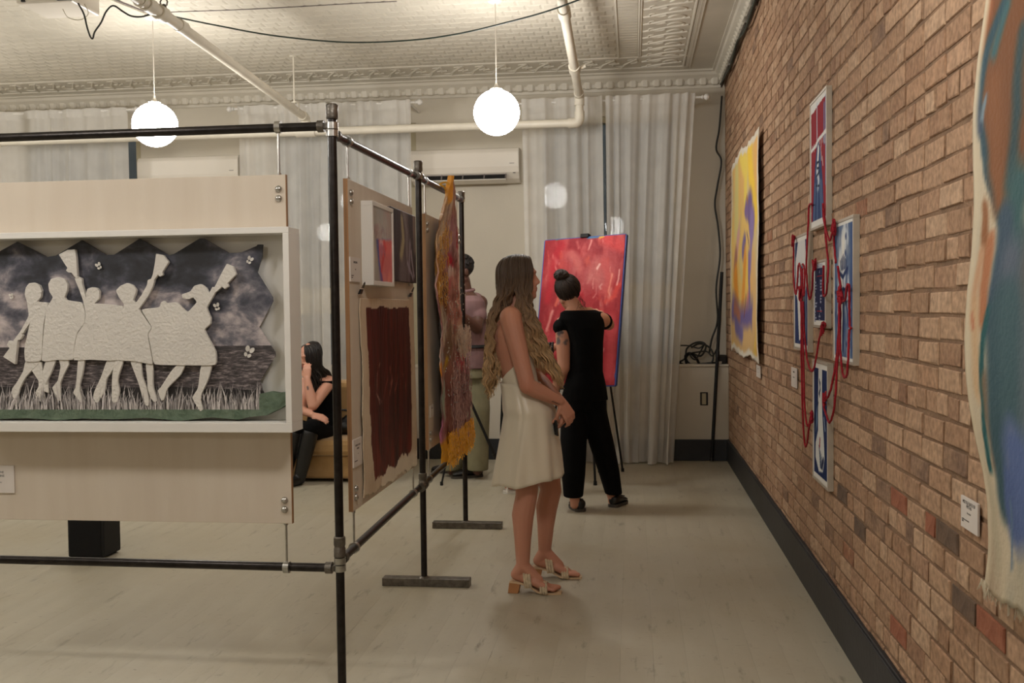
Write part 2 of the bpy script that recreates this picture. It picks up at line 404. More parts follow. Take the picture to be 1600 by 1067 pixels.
# bricks: American bond, each sixth course headers
CH=.0745; D0=WX+.03
def brickmesh(L,H,seed):
    r=random.Random(seed); j=lambda a:r.uniform(-a,a)
    h=L/2; z=H/2; e=.0032
    v=[]
    for (yy,zz) in ((-h,-z),(h,-z),(h,z),(-h,z)): v.append((.03,yy+j(.002),zz+j(.002)))
    for (yy,zz) in ((-h,-z),(h,-z),(h,z),(-h,z)): v.append((.0028,yy+j(.003),zz+j(.0025)))
    for (yy,zz) in ((-h+e,-z+e),(h-e,-z+e),(h-e,z-e),(-h+e,z-e)): v.append((j(.0016),yy+j(.003),zz+j(.002)))
    f=[(8,11,10,9)]
    for a in (0,4):
        for i in range(4): f.append((a+i,a+4+i,a+4+(i+1)%4,a+(i+1)%4))
    return v,f
LS,HS=.196,.0625; LH=.092
var=[brickmesh(LS,HS,i) for i in range(7)]; varh=[brickmesh(LH,HS,50+i) for i in range(5)]
bricks=[]; nc=int(CZ/CH)
for c in range(nc):
    z=(c+.5)*CH
    hd=(c%6==3); L=LH if hd else LS; st=L+.0125
    y=BY-.02-((c%2)*st/2+R.uniform(0,.03)+(0 if hd else R.choice([0,0,.05])))
    while y>FY:
        hh = hd or R.random()<.1
        LL=LH if hh else LS
        vi=R.randrange(5 if hh else 7)
        bricks.append((y-LL/2,z+R.uniform(-.0025,.0025),hh,vi,R.uniform(-.0018,.0014)))
        y-=LL+.0125+R.uniform(-.002,.003)
def pxarea(y,z,L):
    p=Vector((WX,y,z)); d=(p-CAM); dz=d.dot(_f)
    if dz<.3: return -1
    x=800+F_PX*d.dot(_r)/dz; yy=533.5-F_PX*d.dot(_u)/dz
    if not(-10<x<1610 and -10<yy<1077): return -1
    if 1515<x and yy<960: return -1          # behind the big canvas
    return L*HS*(d.x/dz)/dz**2
order=sorted(range(len(bricks)),key=lambda i:-pxarea(bricks[i][0],bricks[i][1],LH if bricks[i][2] else LS))
near=set(order[:298])
meshes={}
M['redbrick']=mat('orange_red_brick',(158,100,74),.9,col2=(140,84,60),vscale=20,bump=.5,bscale=60); M['darkbrick']=mat('sooty_brown_brick',(112,90,73),.9,col2=(94,76,62),vscale=20,bump=.5,bscale=60)
ODD=[(spot(px,py,X=WX).y,spot(px,py,X=WX).z,M[m_]) for px,py,m_ in ((1393,772,'redbrick'),(1450,813,'redbrick'),(1487,842,'darkbrick'),(1404,1003,'redbrick'),(1312,760,'darkbrick'),(1380,856,'redbrick'),(1523,945,'darkbrick'),(1560,985,'redbrick'),(1352,845,'darkbrick'))]
b=MB()
for i,(y,z,hh,vi,dx) in enumerate(bricks):
    v,f=(varh if hh else var)[vi]
    if i in near:
        key=(hh,vi)
        if key not in meshes:
            me=bpy.data.meshes.new('brick'); me.from_pydata(v,[],f); me.update(); me.materials.append(M['brick']); meshes[key]=me
        o=bpy.data.objects.new('brick',meshes[key]); C.objects.link(o); o.parent=wr; o.location=(WX+dx,y,z)
        odd=[k for k,(py_,pz_,_) in enumerate(ODD) if abs(y-py_)<(LH if hh else LS)/2+.006 and abs(z-pz_)<CH/2]
        if odd:
            o.data=meshes[key].copy(); o.data.materials[0]=ODD[odd[0]][2]
    else:
        b.add([(p[0]+WX+dx,p[1]+y,p[2]+z) for p in v],f)
tag(b.build('far_bricks',M['brick_mass'],wr),kind='stuff')
# baseboards
b=MB(); b.box((WX-.022,FY,0),(WX+.02,BY-.3,.195)); b.box((WX-.016,FY,.195),(WX+.015,BY-.3,.205))
struct(b.build('baseboard_right',M['base'],loc=(0,0,0),bevel=.004),'black painted baseboard under the brick','baseboard')
LY=9.46                                  # low boxed ledge in front of the back wall
b=MB(); b.box((LX,LY,0),(WX,BY,.885)); b.box((LX,LY-.015,.885),(WX,BY,.905))
struct(b.build('trim_1',M['wall'],loc=(0,0,0),bevel=.004),'cream boxed ledge below the windows','ledge')
b=MB(); b.box((LX,LY-.02,0),(WX,LY,.2)); struct(b.build('baseboard_back',M['base'],loc=(0,0,0),bevel=.004),'black baseboard under the window ledge','baseboard')
# cornices
def cornice(name,fn,label,length,dent):
    prof=[(0,0),(0,-.15),(.02,-.15),(.025,-.125),(.05,-.115),(.06,-.085),(.095,-.06),(.12,-.045),(.135,-.02),(.165,-.015),(.165,0)]
    b=MB(); b.rings([[fn(d,h,t) for d,h in prof] for t in (0,length)])
    o=struct(b.build(name,M['ceil'],loc=(0,0,0),fix=True),label,'cornice')
    b=MB(); n=int(length/.11)
    for i in range(n):
        t=(i+.5)*.11
        b.rings([[fn(.045+dd*s0,-.09+hh*s0,t+tt) for dd,hh in ((-.01,-.04),(.022,-.035),(.042,.03),(0,.045))] for tt,s0 in ((-.04,.6),(-.02,1),(.02,1),(.04,.6))])
    tag(b.build('dentil',M['ceil'],o,fix=True),kind='stuff')
cornice('trim_2',lambda d,h,t:(LX+t,BY-d,CZ+h),'cream egg and dart cornice above the curtains',WX-LX,1)
cornice('trim_3',lambda d,h,t:(WX-d*.75,BY-t,CZ+h*.75),'cream cornice where ceiling meets brick',BY-FY,1)

# windows: sashes with a broad meeting rail and dark evening glass
def facing(n,l,base):
    lw=n.new('ShaderNodeLayerWeight'); lw.inputs[0].default_value=.5; pw_=n.new('ShaderNodeMath'); pw_.operation='POWER'; pw_.inputs[1].default_value=5; l.new(lw.outputs['Facing'],pw_.inputs[0])
    ma=n.new('ShaderNodeMath'); ma.operation='MULTIPLY_ADD'; ma.inputs[1].default_value=.5; ma.inputs[2].default_value=base; ma.use_clamp=True; l.new(pw_.outputs[0],ma.inputs[0]); return ma.outputs[0]
def mat_glass():
    m=bpy.data.materials.new('window_glass'); m.use_nodes=True; n=m.node_tree.nodes; l=m.node_tree.links
    n.remove(n['Principled BSDF']); o=n['Material Output']
    t=n.new('ShaderNodeBsdfTransparent'); t.inputs[0].default_value=(.8,.85,.85,1); g=n.new('ShaderNodeBsdfGlossy'); g.inputs['Roughness'].default_value=.015
    fr=facing(n,l,.05); mx=n.new('ShaderNodeMixShader')
    l.new(fr,mx.inputs[0]); l.new(t.outputs[0],mx.inputs[1]); l.new(g.outputs[0],mx.inputs[2]); l.new(mx.outputs[0],o.inputs[0]); return m
M['glass']=mat_glass()
M['sash']=mat('window_sash_paint',(178,168,140),.5,var=.1,vscale=5)
for i,(a,c) in enumerate(WIN):
    w=struct(empty('window_%d'%(i+1),(0,0,0)),['evening window behind the leftmost sheer curtain','evening window behind the middle sheer curtains','evening window behind the sheer curtains by the easel'][i],'window')
    fr=MB(); t=.06
    fr.box((a,BY+.02,WZ0),(a+t,BY+.14,WZ1)); fr.box((c-t,BY+.02,WZ0),(c,BY+.14,WZ1)); fr.box((a+t,BY+.02,WZ1-t),(c-t,BY+.14,WZ1)); fr.box((a+t,BY+.02,WZ0),(c-t,BY+.14,WZ0+.09))
    fr.build('window_frame',M['sash'],w)
    MB().box((a+t,BY+.05,1.42),(c-t,BY+.12,1.68)).build('meeting_rail',M['sash'],w)
    if i!=1: MB().box(((a+c)/2-.02,BY+.06,1.68),((a+c)/2+.02,BY+.11,WZ1-t)).build('mullion',M['dark'],w)
    MB().box((a+t,BY+.08,WZ0+.09),(c-t,BY+.086,1.42)).build('pane',M['glass'],w)
    MB().box((a+t,BY+.08,1.68),(c-t,BY+.086,WZ1-t)).build('pane',M['glass'],w)
# wall outlet on the ledge front
oc=spot(1100,623,Y=LY)
t=tag(empty('wall_outlet',(oc.x,LY,oc.z-.06)),'small dark wall outlet on the cream ledge beside the leaning pole','outlet')
MB().box((oc.x-.036,LY-.006,oc.z-.062),(oc.x+.036,LY,oc.z+.062)).build('cover_plate',M['dark'],t,bevel=.002)
MB().box((oc.x-.02,LY-.011,oc.z-.052),(oc.x+.02,LY-.005,oc.z+.052)).build('socket',M['sash'],t,bevel=.002)
# ------------------------------------------------------------------ globe pendants
def mat_emit(name,col,s):
    m=bpy.data.materials.new(name); m.use_nodes=True; n=m.node_tree.nodes; l=m.node_tree.links
    e=n.new('ShaderNodeEmission'); e.inputs[0].default_value=tuple(col)+(1,); e.inputs[1].default_value=s
    n.remove(n['Principled BSDF']); l.new(e.outputs[0],n['Material Output'].inputs[0]); return m
M['globe']=mat_emit('lit_opal_glass',GLOBE_TINT,GLOBE_POWER)
def pendant(x,y,z,label,first=[None]):
    r=.165
    if first[0] is None:
        t=empty('globe_pendant',(x,y,z)); first[0]=t
        MB().ell((x,y,z),(r,r,r*.985),nu=40,nv=24).build('glass_globe',M['globe'],t,smooth=180)
        MB().lathe((x,y,z+r*.96),[(.045,-.01),(.045,.01),(.02,.02),(.008,.045),(.006,.06)]).build('globe_cap',M['plastic'],t,smooth=40)
        MB().tube([(x,y,z+r),(x,y,CZ-.02)],.0035,8).build('cord',M['plastic'],t)
        MB().lathe((x,y,CZ-.045),[(.012,0),(.05,.008),(.06,.02),(.06,.045)]).build('ceiling_canopy',M['plastic'],t,smooth=40)
    else:
        s=first[0]; t=s.copy(); C.objects.link(t); t.location=(x,y,z)
        for ch in s.children:
            c=ch.copy(); C.objects.link(c); c.parent=t
    return tag(t,label,'lamp','globe pendants')
pg1=spot(242,184,Y=7.15); pg2=spot(776,176,Y=7.15)
zg=(pg1.z+pg2.z)/2; DX=pg2.x-pg1.x
pendant(pg2.x,7.15,pg2.z,'glowing white globe pendant in front of the open air conditioner')
pendant(pg1.x,7.15,pg2.z,'glowing white globe pendant crossed by the black top rail')
for xx in (-.3,-.3-DX,-.3-2*DX): pendant(xx,2.2,pg2.z,'glowing white globe pendant above the top edge of the photo, '+('nearest the brick wall' if xx>-1 else 'over the relief panel' if xx>-4 else 'farthest left of its row'))
pendant(-2.2,-2.4,pg2.z,'glowing white globe pendant behind the camera')
pendant(pg1.x-DX,7.15,pg2.z,'glowing white globe pendant beyond the left edge of the photo')

# ------------------------------------------------------------------ sprinkler pipes
t=tag(empty('sprinkler_pipe',(-2.93,8.8,3.05)),'cream painted sprinkler pipes under the ceiling with couplings and a branch along the curtains','pipe')
PR=.036
A=Vector((-.45,8.8,3.07)); 
lp=[Vector((-2.93,8.8,3.2)),Vector((-2.93,6.13,3.33)),Vector((-2.93,FY+.1,3.46))]
rp=[Vector((-.45,8.8,3.3)),Vector((-.45,8.1,3.37)),Vector((-.45,6.6,3.50)),Vector((-.45,FY+.1,3.52))]
MB().tube([(-6.0,8.8,3.075),(-.53,8.8,3.07)],PR,14).build('branch_pipe',M['pipew'],t,smooth=40)
def elbow(a,c,b,r=PR*1.22):
    pts=smoothpts([a,(Vector(a)+Vector(c))/2*1.0,Vector(c)+((Vector(a)-Vector(c))+(Vector(b)-Vector(c)))*.12,(Vector(b)+Vector(c))/2,b],4)
    return MB().tube(pts,r,14)
elbow((-.55,8.8,3.07),(-.45,8.8,3.07),(-.45,8.8,3.17)).build('elbow',M['pipew'],t,smooth=50)
MB().tube([(-.45,8.8,3.16),(-.45,8.8,3.24)],PR,14).build('riser_pipe',M['pipew'],t,smooth=40)
elbow((-.45,8.8,3.22),(-.45,8.8,3.31),(-.45,8.7,3.315)).build('elbow',M['pipew'],t,smooth=50)
MB().tube(rp[0:4],PR,14).build('supply_pipe',M['pipew'],t,smooth=40)
for q in ((8.08,3.372),(6.9,3.475)):
    MB().tube([(-.45,q[0]+.06,q[1]-.006),(-.45,q[0]-.06,q[1]+.006)],PR*1.28,14).build('coupling',M['pipew'],t,smooth=40)
MB().tube([(-.41,8.08,3.372),(-.36,8.08,3.39)],.014,8).build('plug',M['pipew'],t,smooth=40)
MB().tube([lp[0],lp[1],lp[2]],PR,14).build('supply_pipe',M['pipew'],t,smooth=40)
elbow((-2.93,8.7,3.205),(-2.93,8.8,3.2),(-2.93,8.8,3.1)).build('elbow',M['pipew'],t,smooth=50)
MB().tube([(-2.93,8.8,3.07),(-2.93,8.8,3.12)],PR*1.2,14).build('tee',M['pipew'],t,smooth=40)
MB().tube([(-3.02,8.8,3.07),(-2.84,8.8,3.07)],PR*1.25,14).build('tee',M['pipew'],t,smooth=40)
for yy,rr in ((6.02,1.35),(5.86,1.3),(6.3,1.2)):
    z=lp[1].z+(6.13-yy)*.0128; MB().tube([(-2.93,yy+.045,z),(-2.93,yy-.045,z)],PR*rr,14).build('coupling',M['pipew'],t,smooth=40)
elbow((-5.9,8.8,3.075),(-6.0,8.8,3.075),(-6.0,8.8,3.18)).build('elbow',M['pipew'],t,smooth=50)
MB().tube([(-6.0,8.8,3.17),(-6.0,8.8,3.3)],PR,14).build('riser_pipe',M['pipew'],t,smooth=40)
for (x,y,z) in ((-2.93,8.5,3.24),(-2.93,5.75,3.34)):
    h=MB().tube([(x,y,z+.03),(x,y,CZ)],.007,8).build('hanger_rod',M['pipew'],t)
    MB().lathe((x,y,CZ-.012),[(.035,0),(.035,.012)]).build('ceiling_flange',M['pipew'],h)
    MB().tube([Vector((x,y,z))+Vector((math.cos(a),0,math.sin(a)))*.045 for a in [k*math.pi/8 for k in range(16)]],.006,6,closed=True).build('hanger_ring',M['pipew'],h)
# sprinkler head standing on the left pipe
hx,hy,hz=-2.93,6.06,3.37
s=MB().lathe((hx,hy,hz),[(.016,0),(.016,.02),(.01,.03)]).build('sprinkler_head',M['steel2'],t,smooth=40)
MB().tube([(hx-.018,hy,hz+.02),(hx-.024,hy,hz+.045),(hx-.01,hy,hz+.07),(hx+.01,hy,hz+.07),(hx+.024,hy,hz+.045),(hx+.018,hy,hz+.02)],.005,6).build('sprinkler_arms',M['steel2'],s)
MB().lathe((hx,hy,hz+.07),[(.034,0),(.034,.004),(.008,.006)]).build('deflector',M['steel2'],s)

# ------------------------------------------------------------------ curtains and rods
def mat_sheer():
    m=bpy.data.materials.new('sheer_voile'); m.use_nodes=True; n=m.node_tree.nodes; l=m.node_tree.links; n.remove(n['Principled BSDF'])
    d=n.new('ShaderNodeBsdfDiffuse'); d.inputs[0].default_value=L4((240,237,230)); tr=n.new('ShaderNodeBsdfTranslucent'); tr.inputs[0].default_value=L4((240,237,230))
    tp=n.new('ShaderNodeBsdfTransparent'); a=n.new('ShaderNodeMixShader'); a.inputs[0].default_value=.35; b=n.new('ShaderNodeMixShader')
    tc=n.new('ShaderNodeTexCoord'); no=n.new('ShaderNodeTexNoise'); no.inputs['Scale'].default_value=6; l.new(tc.outputs['Object'],no.inputs['Vector'])
    mr=n.new('ShaderNodeMapRange'); mr.inputs['To Min'].default_value=.20; mr.inputs['To Max'].default_value=.40; l.new(no.outputs['Fac'],mr.inputs['Value']); l.new(mr.outputs['Result'],b.inputs[0])
    l.new(d.outputs[0],a.inputs[1]); l.new(tr.outputs[0],a.inputs[2]); l.new(a.outputs[0],b.inputs[1]); l.new(tp.outputs[0],b.inputs[2]); l.new(b.outputs[0],n['Material Output'].inputs[0]); return m
M['sheer']=mat_sheer()
CY=9.28
def curtain(x0,x1,zt,label,seed,bx0=None,bx1=None,nf=9):
    bx0=x0 if bx0 is None else bx0; bx1=x1 if bx1 is None else bx1
    r=random.Random(seed); ph=[r.uniform(0,6.28) for _ in range(6)]; nx=int((x1-x0)*75); nz=40
    t=tag(empty('sheer_curtain',((x0+x1)/2,CY,0)),label,'curtain','sheer white curtains')
    def pt(s,v):
        xx=(x0+(x1-x0)*s)*(v)+(bx0+(bx1-bx0)*s)*(1-v)
        sw=s+.03*math.sin(3.1*s+ph[0])
        amp=.02+.03*(1-v)
        sw+=.05*math.sin(7.3*s+ph[3])+.02*math.sin(17*s+ph[4]); yy=amp*(math.sin(nf*.8*6.283*sw+ph[1])+.3*math.sin(nf*2.1*6.283*sw+ph[2]+1.5*(1-v))+.5*math.sin(nf*.37*6.28*sw+ph[3]))
        yy-= .10*max(0,.06-v)/.06*(.5+.5*math.sin(nf*3*s+ph[4]))*1.0
        xx+= .02*math.sin(nf*6.28*sw+ph[5])*(1-v)
        return (xx,CY+yy,.012+(zt-.012)*v)
    b=MB(); vs=[pt(i/nx,j/nz) for j in range(nz+1) for i in range(nx+1)]
    fs=[(j*(nx+1)+i,j*(nx+1)+i+1,(j+1)*(nx+1)+i+1,(j+1)*(nx+1)+i) for j in range(nz) for i in range(nx)]
    b.add(vs,fs); b.build('voile_panel',M['sheer'],t,smooth=180)
    b=MB(); nh=3; vs=[(p[0],p[1]-.03,p[2]) for p in [pt(i/nx,1-.024*j/nh) for j in range(nh+1) for i in range(nx+1)]]
    b.add(vs,[(j*(nx+1)+i,j*(nx+1)+i+1,(j+1)*(nx+1)+i+1,(j+1)*(nx+1)+i) for j in range(nh) for i in range(nx)]); b.build('rod_pocket',M['sheer'],t,smooth=180)
sx=lambda px,py:spot(px,py,Y=CY)
zA,zB,zC=sx(100,172).z,sx(500,162).z,sx(950,151).z
curtain(-6.6,sx(198,168).x,zA,'sheer white curtain panel left of the closed air conditioner',1)
curtain(sx(373,165).x,sx(512,162).x,zB,'sheer white curtain panel right of the closed air conditioner',2,nf=7)
curtain(sx(516,162).x,sx(642,158).x,zB,'sheer white curtain panel hanging left of the open air conditioner, behind the rack post',3,nf=7)
curtain(sx(815,152).x,sx(941,152).x,zC,'sheer white curtain panel with a lamp reflection, behind the red painting',4,bx0=sx(822,152).x,nf=7)
curtain(sx(946,152).x,sx(1086,148).x,zC,'sheer white curtain panel nearest the brick wall, swept left at its foot',5,bx1=sx(1046,152).x,nf=8)
def rod(xa,xb,z,label):
    t=tag(empty('curtain_rod',((xa+xb)/2,CY-.005,z)),label,'curtain rod')
    MB().tube([(xa,CY,z),(xb,CY,z)],.011,10).build('rod',M['white'],t,smooth=40)
    for x,s in ((xa,-1),(xb,1)):
        MB().lathe((x,CY,z),[(.011,0),(.02,.01),(.012,.02),(.026,.035),(.03,.05),(.022,.065),(.006,.078)],axis=(s,0,0)).build('finial',M['white'],t,smooth=50)
        MB().box((x-s*.06-.008,CY,z-.012),(x-s*.06+.008,BY-.001,z+.012)).build('bracket',M['white'],t)
rod(-6.65,sx(203,168).x+.02,zA-.02,'white curtain rod above the leftmost curtain panel')
rod(sx(366,165).x,sx(645,158).x+.02,zB-.02,'white curtain rod above the two middle curtain panels')
rod(sx(812,152).x,sx(1096,157).x,zC-.035,'white curtain rod with finial near the brick corner')

# ------------------------------------------------------------------ air conditioners
def aircon(x0,x1,z0,z1,opened,label):
    t=tag(empty('air_conditioner',((x0+x1)/2,BY,z0)),label,'air conditioner'); d=.24; yb=BY
    prof=[(0,z0+.03),(0,z1),(.15,z1),(.21,z1-.012),(.235,z1-.05),(.24,z0+.14),(.225,z0+.085),(.17,z0+.03),(.1,z0),(.03,z0)]
    b=MB(); b.rings([[(x,yb-dd,zz) for dd,zz in prof] for x in (x0,x1)]); b.build('casing',M['plastic'],t,fix=True,bevel=.008)
    if opened:
        xa,xb=x0+.1,x1-.13; za=z0+.025; zb=z0+.105
        b=MB(); b.obox(((xa+xb)/2,yb-.205,(za+zb)/2),((xb-xa)/2,0,0),(0,.012,.0),(0,.03,.04)); b.build('air_slot',M['dark'],t)
        for k in range(5):
            x=xa+(xb-xa)*k/4; MB().obox((x,yb-.212,(za+zb)/2),(.006,0,0),(0,.01,0),(0,.028,.038)).build('vane',M['inkl'],t)
        MB().obox(((xa+xb)/2,yb-.219,(za+zb)/2+.002),((xb-xa)/2,0,0),(0,.006,0),(0,.001,.0035)).build('louver',M['inkl'],t)
        MB().obox(((xa+xb)/2,yb-.185,z0+.008),((xb-xa)/2,0,0),(0,.05,-.012),(0,.001,.005)).build('flap',M['plastic'],t)
    else:
        MB().obox(((x0+x1)/2-.02,yb-.2,z0+.06),((x1-x0)/2-.1,0,0),(0,.035,.04),(0,.004,-.003)).build('flap',M['plastic'],t)
    MB().box((x1-.09,yb-.2425,z0+.165),(x1-.045,yb-.236,z0+.17)).build('maker_mark',M['inkl'],t)
    MB().box((x1-.06,yb-.2265,z0+.075),(x1-.035,yb-.222,z0+.083)).build('display_light',M['inkl'],t)
AY=BY-.24
a=spot(640,231,Y=AY); b_=spot(811,282,Y=AY)
aircon(a.x,b_.x,b_.z,spot(811,228,Y=AY).z,True,'white wall air conditioner with open dark vent beside the curtained window')
a2=spot(213,243,Y=AY); b2=spot(371,240,Y=AY)
aircon(a2.x,b2.x,b2.z-.33,b2.z,False,'white wall air conditioner partly hidden behind the top of the relief panel')

# ------------------------------------------------------------------ cables
def cable(name,pts,r,m,label,cat='cable',n=8,group=None):
    o=MB().tube(smoothpts(pts,n),r,6).build(name,m,smooth=180); return tag(o,label,cat,group)
zc=CZ-.09
cable('green_cable',[spot(px,py,Y=y) for px,py,y in ((262,24,6.25),(340,40,6.6),(430,56,6.8),(540,66,6.9),(640,63,6.9),(720,52,6.85),(800,33,6.75),(860,16,6.65),(925,-8,6.5))],.006,M['greencable'],'dark green cable sagging across the pressed tin ceiling between the pipes')
cable('power_cable',[spot(px,py,Y=6.15) for px,py in ((122,5),(131,22),(136,42),(141,57),(145,60),(148,50),(158,35),(166,18),(177,9),(192,18),(205,25),(222,26),(240,20),(252,14))],.006,M['cable'],'black cable drooping from the ceiling projector to the left pipe')
cable('thin_wire',[spot(px,py,Y=6.15) for px,py in ((98,14),(105,26),(118,31),(131,29),(138,20),(132,6))],.0025,M['sash'],'thin pale wire loop hanging under the ceiling projector')
cable('ceiling_wire',[spot(px,py,Z=CZ-.006) for px,py in ((262,19),(400,14),(540,6),(620,2))],.004,M['inkl'],'thin grey wire stapled along the tin ceiling')
for k,(px,lab) in enumerate(((160,'pale conduit line on the ceiling left of the sprinkler head'),(168,'second pale conduit line on the ceiling left of the sprinkler head'))):
    cable('ceiling_conduit',[spot(px,-5,Z=CZ-.01),spot(px+65,21,Z=CZ-.01)],.006,M['inkl'] if k else M['pipew'],lab)
# cables bundled along the top of the brick wall and down the corner
def wx(px,py,dx=.03): return spot(px,py,X=WX-dx)
cable('conduit',[(WX-.028,y,3.555) for y in (BY-.05,8,6,4,2)],.016,M['steel2'],'grey metal conduit running along the top of the brick wall','conduit')
cable('cable_bundle',[(WX-.035,BY-.1-k*.35,3.52+.03*math.sin(k*1.7)) for k in range(18)],.009,M['cable'],'dark loose cable following the conduit above the brick')
cable('cable_bundle',[(WX-.05,BY-.15-k*.5,3.50+.035*math.sin(k*2.3+1)) for k in range(13)],.006,M['greencable'],'thin green cable drooping below the conduit above the brick')
for k,yy in enumerate((8.9,7.6,7.2)):
    t=tag(MB().box((WX-.05,yy-.03,3.535),(WX,yy+.03,3.58)).build('conduit_clip',M['zinc'],bevel=.003),['bright conduit clip nearest the back corner','bright conduit clip midway along the visible conduit','bright conduit clip at the top edge of the photo'][k],'clip','conduit clips')
cable('corner_cable',[spot(px,py,Y=9.70) for px,py in ((1128,150),(1124,200),(1119,232),(1127,252),(1121,290),(1117,320),(1122,355),(1125,400),(1119,450),(1121,500),(1112,530),(1108,552))],.009,M['cable'],'grey cable hanging down the corner beside the brick wall')
# tangle of cables on the ledge
cable('cable_coil',[spot(px,py,Y=9.6+.05*math.sin(i)) for i,(px,py) in enumerate(((1056,568),(1070,560),(1073,545),(1085,536),(1098,535),(1103,542),(1095,556),(1080,552),(1072,560),(1080,569),(1098,568),(1112,566),(1114,552),(1106,541),(1092,537),(1080,543)))],.009,M['cable'],'dark looped cable coil heaped on the window ledge')
cable('cable_coil',[spot(px,py,Y=9.55+.04*math.sin(i*2)) for i,(px,py) in enumerate(((1050,540),(1075,540),(1092,544),(1100,538),(1094,550),(1086,562),(1078,553),(1090,550),(1104,549),(1113,556),(1120,545)))],.007,M['cable'],'thinner dark cable arching over the coil on the window ledge')
cable('cable_coil',[spot(px,py,Y=9.58) for px,py in ((1050,563),(1062,567),(1072,571),(1071,556),(1079,552),(1088,560),(1094,569),(1106,568),(1118,567))],.012,M['dark'],'thick black cable lying along the window ledge')
pp=spot(1128,571,Y=9.55)
t=tag(empty('power_adapter',pp),'black plug adapter at the brick end of the window ledge','adapter')
MB().box((pp.x-.045,9.5,.907),(pp.x+.045,9.6,.99)).build('adapter_body',M['gloss'],t,bevel=.012)
MB().box((pp.x-.055,9.495,.907),(pp.x-.005,9.505,.93)).build('adapter_prong',M['zinc'],t)
# leaning pole
a=spot(1112,719,Y=9.36); a.z=.012; c=spot(1128,425,Y=9.5)
t=tag(empty('black_pole',a),'thin black pole leaning in the corner by the brick wall','pole')
MB().tube([a+(c-a)*.012,c],.016,10).build('shaft',M['dark'],t,smooth=40)
MB().tube([a,a+(c-a)*.015],.022,10).build('foot_cap',M['gloss'],t,smooth=40)
MB().tube([a+(c-a)*.55,a+(c-a)*.58],.02,10).build('collar',M['gloss'],t,smooth=40)
# ceiling projector
p0=spot(85,2,Y=6.2)
t=tag(empty('ceiling_projector',(p0.x,6.2,p0.z)),'pale ceiling projector with dark ports at the upper left corner','projector')
MB().box((p0.x-.21,6.1,p0.z-.035),(p0.x+.18,6.45,p0.z+.1)).build('projector_body',M['plastic'],t,bevel=.015)
MB().box((p0.x+.08,6.085,p0.z-.03),(p0.x+.18,6.11,p0.z+.06)).build('port_panel',M['dark'],t,bevel=.004)
MB().box((p0.x-.165,6.09,p0.z-.028),(p0.x-.14,6.11,p0.z-.008)).build('sensor_window',M['gloss'],t)
MB().tube([(p0.x,6.28,p0.z+.1),(p0.x,6.28,CZ)],.02,10).build('mount_pole',M['plastic'],t)
# black speaker cabinet on the floor behind the relief panel
a=spot(106,873,Z=0); c=spot(163,874,Z=0)
t=tag(empty('floor_speaker',((a.x+c.x)/2,a.y,0)),'plain black box speaker standing on the floor behind the bottom rail','speaker')
MB().box((a.x,a.y,.008),(c.x,a.y+.2,.42)).build('cabinet',M['dark'],t,bevel=.012)
MB().box((a.x+.015,a.y-.006,.02),(c.x-.015,a.y,.40)).build('grille',mat('speaker_cloth',(9,9,10),.95,bump=.4,bscale=400),t,bevel=.003)
for x in (a.x+.03,c.x-.03):
    for yy in (a.y+.03,a.y+.17): MB().lathe((x,yy,0),[(.014,0),(.016,.008)],10).build('rubber_foot',M['dark'],t)

# ------------------------------------------------------------------ pipe rack
rack=tag(empty('pipe_rack',(-1.11,5.1,0)),'black steel pipe display rack with clamped rails and flat bar feet','display rack')
PX=-1.11; RR=.0165
posts=[(PX,3.64),(PX+.01,5.1),(PX,6.47),(-2.78,3.66)]
for (x,y) in posts:
    MB().tube([(x,y,.0 if y<4 and x>-2 else .03),(x,y,2.19)],RR,16).build('post',M['steel'],rack,smooth=40)
    MB().lathe((x,y,2.165),[(.021,0),(.0235,.006),(.0225,.03),(.024,.05),(.019,.056),(.001,.057)],18).build('post_cap',M['steel2'],rack,smooth=35)
    MB().lathe((x,y,.555),[(.019,-.04),(.0225,-.037),(.0225,-.006),(.0205,-.002),(.0205,.004),(.0225,.008),(.0225,.036),(.019,.04)],18).build('coupling',M['steel2'],rack,smooth=35)
for (x,y) in posts[1:3]:
    MB().box((x-.22,y-.032,0),(x+.245,y+.032,.042)).build('foot_bar',M['steel2'],rack,bevel=.003)
    MB().lathe((x,y,.042),[(.03,0),(.018,.008)],14).build('weld_bead',M['steel2'],rack)
MB().box((-2.812,3.44,0),(-2.748,3.9,.042)).build('foot_bar',M['steel2'],rack,bevel=.003)
ra=[Vector((-2.75,3.655,2.142)),Vector((PX-.03,3.64,2.140))]; rb=[Vector((-2.75,3.655,.478)),Vector((PX-.03,3.64,.474))]
MB().tube(ra,RR,14).build('rail',M['steel'],rack,smooth=40); MB().tube(rb,RR,14).build('rail',M['steel'],rack,smooth=40)
st=[Vector((PX,3.67,2.112)),Vector((PX,5.07,2.14))]; st2=[Vector((PX,5.13,2.142)),Vector((PX,6.44,2.165))]
sb=[Vector((PX,3.67,.502)),Vector((PX,5.07,.523))]; sb2=[Vector((PX,5.13,.525)),Vector((PX,6.44,.54))]
for q in (st,st2,sb,sb2): MB().tube(q,RR,14).build('rail',M['steel'],rack,smooth=40)
def clamp(x,y,z,dx,dy):
    d=Vector((dx,dy,0))
    b=MB().lathe((x,y,z),[(.0175,-.012),(.0225,-.012),(.0225,.012),(.0175,.012)],18)
    o=b.build('clamp_ring',M['zinc'],rack,smooth=35)
    MB().obox(Vector((x,y,z))+d*.028,d*.01,Vector((-dy,dx,0))*.012,(0,0,.011)).build('clamp_lug',M['steel2'],o,bevel=.002)
    MB().tube([Vector((x,y,z))+d*.03,Vector((x,y,z))+d*.055],.0225,16).build('socket_end',M['steel2'],o,smooth=35)
clamp(PX,3.64,2.14,-1,0); clamp(PX,3.64,2.112,0,1); clamp(PX,3.64,.474,-1,0); clamp(PX,3.64,.502,0,1)
